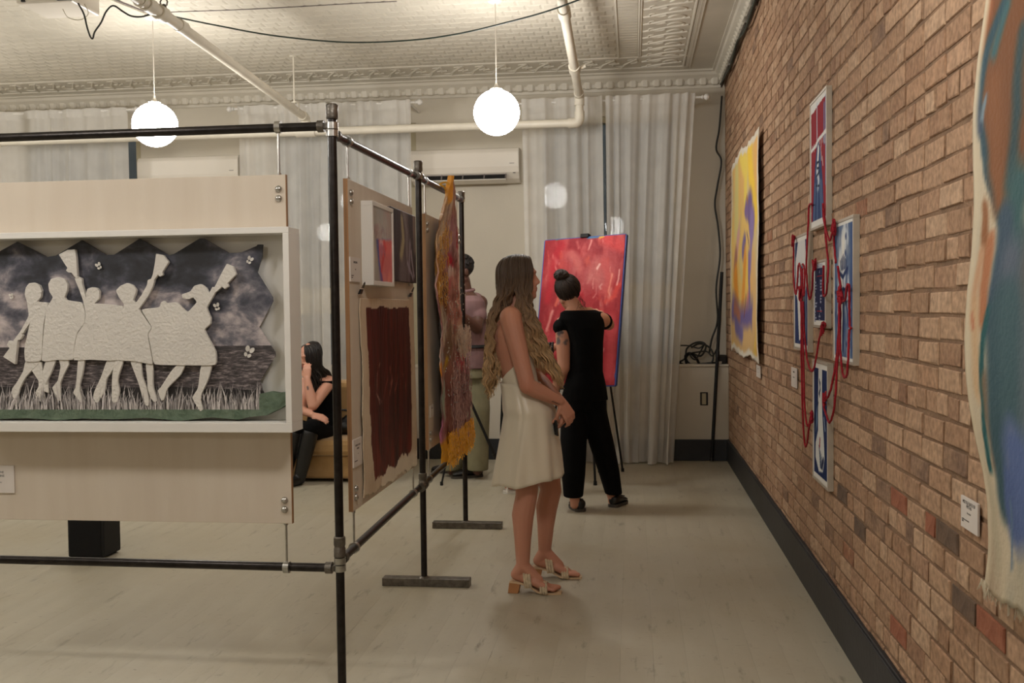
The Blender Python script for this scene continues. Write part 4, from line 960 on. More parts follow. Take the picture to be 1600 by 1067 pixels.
for (px,py,lab,n,s) in ((1303,354,'crimson yarn tuft at the top corner of the right print',8,.022),(1313,458,'crimson yarn tuft at the middle of the right print',10,.025),(1272,412,'crimson yarn tuft at the top corner of the text panel',8,.02),(1285,512,'crimson yarn tuft at the foot of the text panel',8,.02),(1240,374,'crimson yarn tuft at the top corner of the left print',7,.02),(1251,458,'crimson yarn tuft in the middle of the left print',10,.028),(1289,622,'crimson yarn tuft on the bottom print',9,.022),(1268,650,'crimson yarn tuft at the left edge of the bottom print',7,.018)):
    c=spot(px,py,X=AX-.012); b=MB()
    P=[c+Vector((R.uniform(-.008,.006),R.uniform(-s,s),R.uniform(-s*1.8,s*1.4))) for _ in range(n*2)]
    b.tube(smoothpts(P,4),.0045,5); tag(b.build('yarn_tuft',M['yarn'],smooth=180),lab,'yarn','tufts of crimson yarn')

# yellow unstretched painting
ya=spot(1144,300,X=.858); yn=spot(1187,300,X=.858); zt=2.64; zb=1.06
cv=Canvas((.858,ya.y,zb),(0,yn.y-ya.y,0),(0,0,zt-zb),(-1,0,0),120,120,(226,190,110),21,.03,4)
J=lambda x,y:(1100+x/2.425,180+y/2.425)
S=lambda pts,w,c,soft=.6,a=1:cv.stroke([J(*p) for p in pts],w,c,soft,a)
cv.mottle(3,[(236,200,90),(224,176,110),(206,190,150)],.8,(1,.5))
S([(130,230),(125,330),(125,420)],.22,(214,200,130)); S([(150,150),(170,200),(165,320)],.14,(232,206,96)); S([(180,120),(185,200),(195,300),(200,370)],.16,(238,200,70)); S([(200,110),(205,250)],.12,(228,178,104))
S([(185,340),(180,370),(190,400)],.16,(112,92,140),.5); S([(170,350),(165,380)],.1,(120,96,150)); S([(190,400),(185,470),(180,560)],.15,(140,120,170)); S([(165,400),(160,480),(150,520)],.1,(120,104,150))
S([(150,400),(175,440),(178,480),(165,520)],.09,(226,190,110)); S([(140,420),(130,470),(128,520)],.1,(206,160,150)); S([(145,380),(140,440)],.08,(214,182,110))
S([(125,540),(122,580),(125,610)],.12,(170,120,100)); S([(140,550),(145,600)],.1,(206,190,130)); S([(160,540),(155,600),(150,680),(148,760)],.13,(222,150,60)); S([(125,620),(128,680),(130,720)],.16,(228,150,50)); S([(190,600),(185,660)],.1,(226,180,110)); S([(178,560),(176,620),(175,700)],.1,(130,108,160)); S([(168,700),(162,760),(150,790)],.08,(206,130,120))
S([(120,760),(140,800),(170,800),(190,780)],.22,(112,98,150)); S([(125,740),(140,770)],.1,(170,110,90)); S([(195,560),(200,640),(200,720),(195,800)],.16,(220,180,120)); S([(110,830),(150,850),(190,860)],.14,(214,176,120)); S([(130,800),(150,830)],.1,(120,108,156))
S([(160,690),(155,760)],.02,(120,60,40)); S([(170,440),(178,500)],.02,(90,70,110)); S([(172,300),(176,340)],.02,(160,100,40))
ed=np.minimum.reduce([cv.U*cv.w,(1-cv.U)*cv.w,cv.V*cv.h,(1-cv.V)*cv.h]); cv.mix(np.clip((.055-ed+.05*(fbm(cv.P[...,0]*9,cv.P[...,1]*9,5)-.5))*50,0,1),(222,214,198))
def rag(k,s):
    def e(U,V):
        n1=fbm(V*7+3,V*0+k,s)-.5; n2=fbm(V*7+9,V*0+k,s+1)-.5; n3=fbm(U*7+3,U*0+k,s+2)-.5; n4=fbm(U*7+7,U*0+k,s+3)-.5
        return U+.06*n1*(1-U)+.05*n2*U, V+.06*n3*(1-V)+.07*n4*V
    return e
tag(cv.build('yellow_painting',M['paint'],thick=.003,edge=rag(1,31),disp=lambda U,V:.012+.012*np.sin(V*9)*np.clip(U-.6,0,1)+.008*np.sin(U*6+V*5)),'yellow and violet abstract canvas with torn edges pinned to the brick','painting')
# large draped canvas nearest the camera
yl=spot(1531,500,X=.85).y; z0=.76
cv=Canvas((.85,yl,z0),(0,-1.55,0),(0,0,2.55),(-1,0,0),130,170,(196,182,156),41,.03,5)
Q=lambda x,y,o=0:(1490+x/2.134,o+y/2.134)
S=lambda pts,w,c,soft=.6,a=1,o=0:cv.stroke([Q(*p,o) for p in pts],w,c,soft,a)
cv.mottle(4,[(184,168,140),(206,192,164)],.6,(2,.5))
NQ=lambda *p:(cv.uv(*Q(*p))[0]/cv.w,cv.uv(*Q(*p))[1]/cv.h)
cv.fill([NQ(*p) for p in [(95,0),(120,80),(100,160),(110,300),(118,430),(135,560),(165,740)]]+[(1.1,.42),(1.1,1.1),(NQ(95,0)[0],1.1)],(116,74,44),px=False,soft=.01); cv.fill([NQ(*p) for p in [(160,1700),(175,1300),(170,880),(215,800)]]+[(1.1,.42),(1.1,.05),(.3,.05)],(70,88,100),a=.85,px=False,soft=.02); cv.mottle(3,[(100,62,40),(60,80,88)],.25,(1,.4))
S([(105,0),(110,60),(100,140)],.05,(150,88,54)); S([(60,60),(65,130),(75,170)],.035,(176,138,96)); S([(170,0),(150,60),(130,150),(115,240),(110,330),(115,430),(130,520),(140,600),(160,700),(175,760)],.03,(44,74,86),.6); S([(180,0),(165,80),(150,170)],.03,(60,96,100),.8); S([(85,260),(100,330),(108,420)],.035,(56,72,92),.6); S([(75,270),(95,180)],.014,(60,84,116),.6)
S([(232,120),(228,300),(220,480),(205,640)],.04,(48,70,74),.8); S([(150,300),(160,430),(165,560),(170,680)],.07,(128,82,48),.8); S([(130,320),(120,400)],.012,(120,140,150),.6)
S([(230,640),(215,760),(200,900)],.09,(56,90,92),.7); S([(190,760),(185,900),(175,1060)],.06,(60,80,96),.6); S([(215,900),(215,1060)],.08,(88,98,112),.7)
S([(120,700),(125,800),(140,900)],.03,(140,92,56)); S([(145,820),(140,950),(150,1060)],.035,(170,112,76)); S([(120,860),(112,960),(110,1060)],.03,(190,150,116))
o=480
S([(120,0),(125,60),(130,150),(125,260)],.04,(196,160,120),.8,.8,o); S([(112,20),(120,70)],.012,(180,110,80),.7,1,o)
S([(165,0),(150,150),(140,300),(125,420),(118,510)],.02,(30,84,86),.4,1,o); S([(155,230),(148,330),(150,440),(140,500)],.03,(150,110,80),.8,.8,o)
S([(200,0),(195,150),(185,300),(170,450),(160,620)],.075,(58,84,92),.6,1,o); S([(230,0),(228,200),(225,330)],.08,(66,92,98),.7,1,o)
S([(225,430),(205,500),(190,560)],.016,(196,178,150),.6,1,o); S([(230,500),(220,600),(215,700)],.1,(86,104,146),.6,1,o); S([(190,560),(180,640),(195,720)],.045,(80,98,140),.6,1,o); S([(190,640),(185,760),(186,850)],.008,(92,116,140),.5,1,o)
S([(85,400),(90,470)],.012,(140,128,110),.7,.7,o); S([(100,560),(110,700),(130,820)],.05,(176,166,140),.9,.7,o)
left=cv.U*cv.w; cv.mix(np.clip((.05-left)*30,0,1)*np.clip((.95-cv.V)*6,0,1),(206,192,164))
def bigedge(U,V):
    n1=.05*np.sin(V*11+1.0)+.035*np.sin(V*23)+.03*(fbm(V*9,V*0+3,3)-.5)-.03*np.clip(V-.55,0,1)*1.5
    return U+n1*(1-U)*.8, V+.012*(fbm(U*40,U*0+2,8)-.5)*(1-V)+.035*(1-V)*U
bigc=tag(empty('large_canvas',(.85,yl-.7,z0)),'large draped raw canvas with teal and brown strokes nearest the camera','painting')
cv.build('canvas_cloth',M['paint'],bigc,thick=.003,edge=bigedge,disp=lambda U,V:.012*np.sin(V*10+U*3)*(1-U)+.01*np.sin(U*9+V*3)+.004)
b=MB(); r=random.Random(9)
for k in range(420):
    u_=r.random()*.95; p=Vector((.846,yl-1.55*u_-.02,z0+.012+.089*u_)); d=Vector((r.uniform(-.006,.006),r.uniform(-.02,.02),-r.uniform(.02,.05)))
    b.tube([p,p+d*.5+Vector((r.uniform(-.004,.004),0,0)),p+d],[.0016,.0014,.0006],4)
tag(b.build('frayed_fringe',mat('raw_canvas_thread',(214,202,176),.9,var=.15,vscale=30),bigc),kind='stuff')

# ------------------------------------------------------------------ pictures on the side panels
def sidecanvas(pa,pb,x,base,seed,nu=90,nv=110,warp=.01,ws=12):
    a=spot(*pa,X=x); b=spot(*pb,X=x)     # near-top and far-bottom pixels
    return Canvas((x,a.y,b.z),(0,b.y-a.y,0),(0,0,a.z-b.z),(1,0,0),nu,nv,base,seed,warp,ws)
# framed portrait
fx=-1.052; y0,y1,z0,z1=3.985,4.345,1.553,1.898
t=tag(empty('framed_portrait',(PXF,(y0+y1)/2,z0)),'deep white framed portrait with coral block above the dark red painting','framed picture')
for (ya,yb,za,zb) in ((y0,y1,z1-.018,z1),(y0,y1,z0,z0+.018),(y0,y0+.016,z0+.018,z1-.018),(y1-.016,y1,z0+.018,z1-.018)):
    MB().box((PXF,ya,za),(fx,yb,zb)).build('frame_side',M['white'],t,bevel=.001)
cv=Canvas((fx-.006,y0+.014,z0+.016),(0,y1-y0-.028,0),(0,0,z1-z0-.032),(1,0,0),100,110,(176,166,154),51,.012,14)
cv.mottle(4,[(160,152,148),(188,178,164)],.7,(1.4,.6)); S=lambda p,w,c,s=.6,a=1:cv.stroke(p,w,c,s,a,px=False)
for k in range(26): S([(.1+.68*R.random(),.58+.16*R.random())]*2,.012+.012*R.random(),R.choice([(166,130,128),(150,112,112),(180,150,146),(130,92,94)]),.9,.7)
cv.fill([(.36,.02),(.3,.3),(.26,.56),(.98,.57),(.98,.02)],(204,124,116),px=False); cv.mottle(9,[(196,112,104),(212,138,128)],.25)
cv.fill([(.18,.55),(.28,.56),(.34,.3),(.48,.02),(.38,.02),(.28,.25)],(70,76,140),px=False,soft=.008); cv.fill([(.3,.02),(.16,.5),(.18,.55),(.3,.25),(.4,.02)],(150,140,150),px=False,a=.5)
S([(.42,.52),(.48,.5)],.028,(216,196,196),.6); S([(.46,.44),(.55,.4)],.035,(120,110,130),.7); S([(.6,.54),(.66,.46),(.56,.36),(.46,.22),(.44,.16)],.018,(190,70,64),.5); S([(.56,.46),(.62,.4)],.02,(96,80,96),.6); S([(.85,.12),(.8,.04)],.03,(226,150,130),.8)
cv.build('portrait_print',M['paint'],t,thick=.004)
def mat_glaze():
    m=bpy.data.materials.new('picture_glazing'); m.use_nodes=True; n=m.node_tree.nodes; l=m.node_tree.links; n.remove(n['Principled BSDF'])
    a=n.new('ShaderNodeBsdfTransparent'); g=n.new('ShaderNodeBsdfGlossy'); g.inputs['Roughness'].default_value=.03; f=facing(n,l,.03); x=n.new('ShaderNodeMixShader')
    l.new(f,x.inputs[0]); l.new(a.outputs[0],x.inputs[1]); l.new(g.outputs[0],x.inputs[2]); l.new(x.outputs[0],n['Material Output'].inputs[0]); return m
M['glaze']=mat_glaze()
MB().box((fx-.0035,y0+.015,z0+.017),(fx-.002,y1-.015,z1-.017)).build('glazing',M['glaze'],t)
# dark purple painting behind it
cv=Canvas((PXF+.02,4.42,1.583),(0,.51,0),(0,0,.335),(1,0,0),100,80,(92,78,82),53,.02,9)
cv.mottle(5,[(58,48,54),(116,104,106),(44,38,42)],.9,(2,.5)); S=lambda p,w,c,s=.6,a=1:cv.stroke(p,w,c,s,a,px=False)
S([(.42,.85),(.45,.6),(.38,.4)],.045,(170,158,124),.7); S([(.5,1),(.62,.7),(.6,.4)],.03,(128,118,122),.7); S([(.75,.55),(.7,.2)],.03,(140,130,142),.8); S([(.62,.3),(.85,.05)],.02,(150,142,156),.8); S([(.92,.95),(.95,.5)],.04,(150,130,112),.8,.7); S([(.8,.45),(.9,.1)],.02,(160,150,160),.8); S([(.3,.9),(.25,.3)],.05,(60,50,56),.8)
tag(cv.build('purple_painting',M['paint'],thick=.018),'dark purple and grey painting to the right of the framed portrait','painting')
# dark red unstretched painting
ay=3.93; by=4.925; zb=.675; zt=1.50
cv=Canvas((PXF+.004,ay,zb),(0,by-ay,0),(0,0,zt-zb),(1,0,0),150,140,(206,188,162),55,.012,14)
cv.mottle(7,[(190,172,146),(216,202,178)],.6)
g=lambda pts,c,**k:cv.fill(pts,c,px=False,**k)
edgeb=[(.10,.955),(.18,.945),(.3,.96),(.5,.945),(.7,.955),(.89,.945),(.895,.5),(.89,.12),(.8,.09),(.7,.11),(.55,.06),(.42,.09),(.3,.05),(.16,.07),(.12,.3)]
g(edgeb,(70,18,12)); ins=inpoly(cv.Q,[(x*cv.w,y*cv.h) for x,y in edgeb])
def inside(m): return m*ins
cv.mix(inside(np.clip((fbm(cv.P[...,0]*22,cv.P[...,1]*2.2,61)-.45)*5,0,1)*.8),(46,12,9)); cv.mix(inside(np.clip((fbm(cv.P[...,0]*26+4,cv.P[...,1]*2,62)-.52)*6,0,1)*.7),(104,28,18))
cv.mix(inside(np.clip((.32-cv.V)*4,0,.7)*np.clip((fbm(cv.P[...,0]*12,cv.P[...,1]*3,63)-.4)*4,0,1)),(124,36,20))
for p,w,c in (([(.5,.9),(.5,.75),(.5,.58)],.012,(120,54,42)),([(.48,.62),(.52,.55),(.47,.45),(.46,.3)],.016,(150,82,70)),([(.32,.68),(.26,.6),(.24,.5),(.3,.44)],.008,(196,160,150)),([(.56,.62),(.5,.54)],.018,(190,130,118)),([(.7,.58),(.76,.52),(.78,.46)],.01,(180,120,108)),([(.45,.58),(.4,.5),(.36,.46)],.012,(150,86,74)),([(.62,.56),(.56,.48)],.012,(160,96,84)),([(.25,.48),(.33,.45)],.008,(210,180,170)),([(.2,.3),(.24,.15),(.36,.07)],.014,(120,40,30))): cv.stroke(p,w,c,.8,.75,px=False,streak=1)
cv.mix(np.clip((.11-cv.V+.05*(fbm(cv.P[...,0]*14,cv.P[...,1]*14,66)-.5))*30,0,1)*(cv.U>.28)*(~ins),(226,216,196))
rp=tag(empty('red_painting',(PXF+.004,(ay+by)/2,zb)),'unstretched canvas with a dark oxblood red field clipped to the plywood','painting')
def rgd(U,V): return U+.02*(fbm(V*9,V*0+1,71)-.5)*(1-U)*2, V+(.05*(fbm(U*22,U*0+5,72)-.5)+.03*(.5-U))*(1-V)
cv.build('canvas_cloth',mat_paint('thick_red_paint',.5,.5,40,.3,(1,1,.25)),rp,thick=.003,edge=rgd,disp=lambda U,V:.004+.02*np.clip(.1-V,0,1)*np.sin(U*40)+.004*np.sin(U*7+V*4))
for py,px in ((455,562),(460,640)):
    c=spot(px,py,X=PXF+.008); k=tag(empty('binder_clip',c-Vector((0,0,.02))),'black binder clip at the %s top corner of the dark red painting'%('near' if px<600 else 'far'),'clip','binder clips')
    MB().prism([c+Vector((-.004,-.016,-.012)),c+Vector((-.004,.016,-.012)),c+Vector((.004,.013,.008)),c+Vector((.004,-.013,.008))],(.009,0,0)).build('clip_body',M['gloss'],k,fix=True)
    for s in (-1,1): MB().tube([c+Vector((.012,s*.012,.012)),c+Vector((.02,s*.008,.03)),c+Vector((.022,0,.036)),c+Vector((.012,-s*.002,.014))],.0022,6).build('clip_wire',M['steel2'],k)

# ------------------------------------------------------------------ fringed textile on the rail
TXX=-1.055
rows=[(274,705,706.5),(300,699,709),(328,692,712),(373,680,716),(420,679,718),(463,678.5,720),(504,685,724),(540,685,729),(580,686,730),(612,688,731),(657,690,732),(693,687,732.5),(715,690,733)]
zs=[];yl_=[];yr_=[]
for py,a,b in rows:
    p=spot(a,py,X=TXX); zs.append(p.z); yl_.append(p.y)
    # right edge measured at its own row; sampled at the same height below
rz=[];ry=[]
for py,b in ((274,706.5),(318,712),(360,715.5),(410,718),(450,719.5),(486,723),(540,729),(612,730.5),(660,732),(693,733)):
    p=spot(b,py,X=TXX); rz.append(p.z); ry.append(p.y)
zb=.60; zt=zs[0]
def Lf(z): return np.interp(z,zs[::-1],yl_[::-1])
def Rf(z): return np.interp(z,rz[::-1],ry[::-1])
cv=Canvas((TXX,5.25,zb),(0,1.05,0),(0,0,zt-zb),(1,0,0),110,260,(164,112,100),81,.03,8)
cv.mottle(5,[(140,88,78),(186,138,122),(150,96,104)],.9,(2.2,.5))
def TU(px,py):
    q=spot(px,py,X=TXX); return (float((q.y-Lf(q.z))/max(.02,Rf(q.z)-Lf(q.z))),(q.z-zb)/(zt-zb))
def S(pts,w,c,s=.5,a=1): cv.stroke([TU(*q) for q in pts],w,c,s,a,px=False)
S([(703,300),(697,325),(690,352)],.16,(196,172,146)); S([(700,300),(692,330),(684,368)],.09,(168,116,56)); S([(682,374),(683,395),(684,412)],.12,(184,128,44)); S([(690,360),(690,385)],.08,(206,184,156))
S([(709,300),(712,335),(713,352)],.14,(160,128,128)); S([(706,365),(705,390),(704,412)],.14,(170,118,128)); S([(698,385),(700,412)],.1,(176,124,112))
S([(715,362),(714,380),(713,398)],.09,(176,18,48)); S([(713,398),(713,412)],.06,(120,20,40))
S([(687,425),(688,450),(690,476)],.13,(202,140,48)); S([(683,440),(684,452)],.05,(214,196,186)); S([(694,440),(695,470)],.08,(150,96,50))
S([(705,430),(706,452)],.13,(198,18,62),.35); S([(705,426),(708,427)],.05,(236,226,222)); S([(717,440),(718,455)],.07,(214,150,90)); S([(710,465),(713,490),(714,512)],.2,(192,132,122)); S([(700,470),(703,500)],.12,(160,104,92)); S([(707,480),(710,500)],.04,(222,196,186))  # near-white dab above the crimson is a highlight painted into the cloth colour
S([(688,486),(690,520),(689,556)],.10,(168,166,168)); S([(695,490),(698,530)],.06,(206,196,176)); S([(690,500),(696,515)],.03,(240,238,232)); S([(703,520),(700,548)],.09,(120,92,72)); S([(719,524),(718,546)],.14,(216,188,162)); S([(725,542),(725,560)],.1,(220,28,84),.4); S([(719,562),(723,572)],.09,(226,110,130)); S([(700,562),(698,588)],.045,(214,184,40)); S([(695,545),(694,580)],.05,(60,54,52)); S([(686,570),(685,580)],.03,(226,140,50))
S([(690,600),(690,650)],.06,(160,178,164)); S([(705,600),(710,650)],.2,(160,104,92),.8); S([(720,600),(722,660)],.14,(146,84,80),.8); S([(712,605),(714,640)],.05,(200,160,140)); S([(730,632),(731,672)],.09,(206,142,60)); S([(687,668),(688,700)],.1,(180,104,134)); S([(697,660),(702,690)],.12,(140,78,76))
cv.mix(np.clip((fbm(cv.P[...,0]*34,cv.P[...,1]*7,95)-.56)*8,0,1)*.55,(96,56,50)); cv.mix(np.clip((fbm(cv.P[...,0]*38+5,cv.P[...,1]*8,96)-.58)*9,0,1)*.5,(232,208,188))
S([(704,276),(704,286),(703,292)],.12,(232,158,44),.3)
cv.mix(np.clip((.085-cv.V+.03*(fbm(cv.P[...,0]*9,cv.P[...,1]*2,90)-.5))*60,0,1),(222,158,30))
def tedge(U,V):
    z=zb+V*(zt-zb); l_=Lf(z); r_=Rf(z); y=l_+(r_-l_)*U; return (y-5.25)/1.05, V+(.012*(fbm(U*30,U*0,5)-.5)-.0)*(1-V)
tx=tag(empty('fringed_textile',(TXX,5.75,zb)),'long fringed textile in ochre, mauve and crimson hanging from the rack rail','textile')
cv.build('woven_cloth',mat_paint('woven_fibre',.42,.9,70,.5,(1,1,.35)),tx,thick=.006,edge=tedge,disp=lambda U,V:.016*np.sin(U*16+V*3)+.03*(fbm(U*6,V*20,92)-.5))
def strands(name,seed,zr,ur,lr,cols,rad):
    r=random.Random(seed)
    for ci,(col,nn) in enumerate(cols):
        b=MB()
        for k in range(int(nn*2.2)):
            z=r.uniform(*zr); u_=r.uniform(*ur); y=float(Lf(z)+(Rf(z)-Lf(z))*u_); L=r.uniform(*lr); x=TXX+.018+r.uniform(0,.02)
            dr=r.uniform(-.006,.006); pts=[(x+r.uniform(-.004,.006),y+dr*i+r.uniform(-.004,.004),z-L*i/7) for i in range(8)]
            b.tube(pts,rad*r.uniform(.35,.8),4)
        tag(b.build(name,mat('fibre_%s_%d'%(name,ci),col,.6,var=.25,vscale=60,sheen=.3),tx),kind='stuff')
strands('ochre_fringe',3,(1.5,1.95),(.0,.3),(.04,.1),[((206,150,60),30)],.004)
strands('beige_fringe',7,(1.28,1.36),(.55,1.0),(.08,.16),[((216,190,164),40)],.004)
strands('rose_fringe',8,(.82,1.15),(.25,.95),(.08,.2),[((196,150,134),45),((150,98,92),45)],.004)
strands('yellow_fringe',10,(.66,.76),(.12,1.0),(.06,.13),[((244,176,18),190)],.005)
b=MB(); r=random.Random(8)
for k in range(150):
    z=r.uniform(.9,1.6); y=float(Lf(z)+(Rf(z)-Lf(z))*r.random()); b.ell((TXX+.035,y,z),(.003,.005,.005),nu=6,nv=4)
tag(b.build('sequins',M['zinc'],tx),kind='stuff')
MB().tube(smoothpts([(TXX-.01,5.735,2.12),(TXX-.03,5.735,2.16),(TXX-.055,5.74,2.178),(TXX-.02,5.745,2.19),(TXX,5.74,2.17)],5),.006,6).build('hanging_loop',mat('ochre_cord',(206,150,50),.8),tx,smooth=180)

# ------------------------------------------------------------------ easel and red painting
TL=spot(852,376,Y=8.22); TR=spot(977.5,366,Y=7.98); BR=spot(960,602,Y=7.80); BL_=TL+(BR-TR)
u=TR-TL; v=TL-BL_; n=u.cross(v).normalized()
cv=Canvas(BL_,u,v,n,150,190,(160,38,46),101,.02,8)
cv.mottle(4,[(172,46,52),(138,26,36),(176,70,72)],.8,(1.3,.8)); cv.mottle(11,[(196,86,84),(140,24,34)],.6,(1.5,.5))
Z=lambda x,y:(800+x/2.2235,280+y/2.2235)
S=lambda pts,w,c,soft=.7,a=.8:cv.stroke([Z(*p) for p in pts],w,c,soft,a)
S([(150,230),(130,270),(110,420)],.05,(180,30,44)); S([(300,215),(330,230),(380,260)],.08,(212,64,62)); S([(280,310),(255,345),(290,370),(300,330)],.10,(196,112,108),.9,.7); S([(185,275),(205,300),(200,340)],.07,(190,110,106),.9,.7); S([(320,350),(318,420)],.05,(204,84,74),.9,.7); S([(300,300),(320,360),(300,400)],.06,(200,84,82)); S([(180,260),(200,280),(215,320)],.05,(200,100,96)); S([(325,340),(320,400),(330,430)],.012,(232,140,120)); S([(285,310),(275,325)],.014,(238,190,180)); S([(310,440),(340,420),(350,380)],.03,(214,70,60)); S([(130,460),(120,500),(112,530)],.02,(226,150,140)); S([(250,220),(240,250)],.012,(230,150,140)); S([(350,330),(345,380)],.01,(236,170,160)); S([(160,380),(140,440)],.02,(220,110,90)); S([(215,390),(225,430)],.03,(176,28,40)); S([(330,500),(335,600),(330,700)],.06,(198,70,74)); S([(290,480),(295,560)],.05,(200,60,60))
S([(240,205),(270,208),(295,203)],.022,(60,120,160),.5,1); S([(280,214),(292,210)],.014,(220,170,60),.5,1); S([(130,212),(160,210)],.01,(90,110,70),.6,1); S([(395,200),(388,225),(392,260)],.018,(60,110,180),.5,.9); S([(385,380),(372,420),(378,440)],.02,(80,100,120),.5,.9); S([(372,440),(375,455)],.012,(210,180,120),.5,1); S([(370,570),(366,640),(360,700)],.018,(70,100,170),.5,.9)
r=random.Random(77)
for k in range(95):
    x,y=r.uniform(.04,.9),r.uniform(.03,.97); L_=r.uniform(.02,.09); a_=r.uniform(.9,2.3); bnd=r.uniform(-.03,.03)
    col=r.choice([(214,120,112),(224,150,140),(196,84,80),(150,26,36),(140,22,34),(206,70,60),(212,96,76),(230,176,166)])
    cv.stroke([(x,y),(x+math.cos(a_)*L_*.5+bnd,y+math.sin(a_)*L_*.5),(x+math.cos(a_)*L_,y+math.sin(a_)*L_)],r.choice([.005,.008,.012,.02,.028]),col,.9,r.uniform(.35,.8),px=False,streak=.5)
pa=tag(empty('easel_painting',(BL_+BR)/2),'red gestural painting with a blue side edge on the easel','painting')
cv.build('canvas_face',mat_paint('wet_red_paint',.5,.4,30,.3),pa,thick=.003)
M['blue']=mat('blue_canvas_edge',(52,82,164),.5,var=.25,vscale=14)
def slab(p,q,a,b,name): MB().obox((p+q)/2-n*.022,(q-p)/2,a,b).build(name,M['blue'],pa)
ud=u.normalized(); vd=v.normalized()
slab(BR+ud*.004,TR+ud*.004,ud*.004,n*.02,'canvas_edge'); slab(BL_-ud*.004,TL-ud*.004,ud*.004,n*.02,'canvas_edge'); slab(TL+vd*.003,TR+vd*.003,vd*.003,n*.02,'canvas_edge'); slab(BL_-vd*.003,BR-vd*.003,vd*.003,n*.02,'canvas_edge')
ez=tag(empty('easel',((BL_.x+BR.x)/2,8.2,0)),'black folding tripod easel under the red painting','easel')
apex=(TL+TR)/2-n*.09+Vector((0,0,.03)); ldg=(BL_+BR)/2
f1=spot(974,735,Z=0); f2=spot(930,757,Z=0); f3=spot(850,742,Z=0)
f1=spot(973,735,Z=0.01); f3=Vector((apex.x-.45,f1.y+.08,.01))
fr=Vector((apex.x+.05,apex.y+.55,.01))
for fp in (f1,f3,fr):
    lg=MB().tube([apex,apex+(fp-apex)*.62],.012,8).build('leg',M['dark'],ez,smooth=40)
    MB().tube([apex+(fp-apex)*.58,fp],.009,8).build('lower_leg',M['dark'],lg,smooth=40)
    MB().tube([apex+(fp-apex)*.57,apex+(fp-apex)*.61],.018,8).build('leg_lock',M['gloss'],lg,smooth=40)
    MB().lathe(fp-Vector((0,0,.01)),[(.014,0),(.014,.03)],10).build('rubber_foot',M['dark'],lg)
MB().obox(ldg-vd*.018-n*.02,ud*.2,n*.03,vd*.009).build('canvas_ledge',M['dark'],ez)
MB().obox((TL+TR)/2+vd*.015-n*.015,ud*.035,n*.028,vd*.016).build('top_clamp',M['dark'],ez,bevel=.003)
MB().tube([ldg-n*.06-vd*.02,apex-Vector((0,0,.05))],.011,8).build('mast',M['dark'],ez)
# small black tripod standing in front of the easel legs
f2=spot(930,756,Z=.01); s2=spot(925,640,Y=f2.y+.05)
ts=tag(empty('tripod_leg_stand',f2),'thin black stand rod between the trouser legs of the painter','stand')
MB().tube([f2,s2],.010,8).build('rod',M['dark'],ts,smooth=40); MB().lathe(f2-Vector((0,0,.01)),[(.016,0),(.014,.035)],10).build('rubber_foot',M['dark'],ts)

# ------------------------------------------------------------------ sofa
M['tan']=mat('tan_suede',(176,140,90),.85,col2=(156,122,76),vscale=5,bump=.3,bscale=80,sheen=.3)
sf=tag(empty('sofa',(-3.1,8.6,0)),'tan upholstered sofa in front of the curtains','sofa')
SX0,SX1=-4.15,-2.12
MB().box((SX0,8.12,.03),(SX1,8.95,.225)).build('sofa_base',M['tan'],sf,bevel=.02)
for i in range(2):
    a=SX0+.2+i*(SX1-SX0-.4)/2; c=a+(SX1-SX0-.4)/2
    MB().box((a+.005,8.07,.225),(c-.005,8.75,.37)).build('seat_cushion',M['tan'],sf,bevel=.045)
    MB().box((a+.01,8.66,.36),(c-.01,8.9,.82)).build('back_cushion',M['tan'],sf,bevel=.06)
MB().box((SX0,8.86,.22),(SX1,9.02,.80)).build('backrest',M['tan'],sf,bevel=.04)
for a in (SX0,SX1-.2): MB().box((a,8.1,.22),(a+.2,8.95,.58)).build('armrest',M['tan'],sf,bevel=.05)
for x in (SX0+.08,SX1-.08):
    for y in (8.18,8.88): MB().box((x-.03,y-.03,0),(x+.03,y+.03,.03)).build('leg',M['dark'],sf)
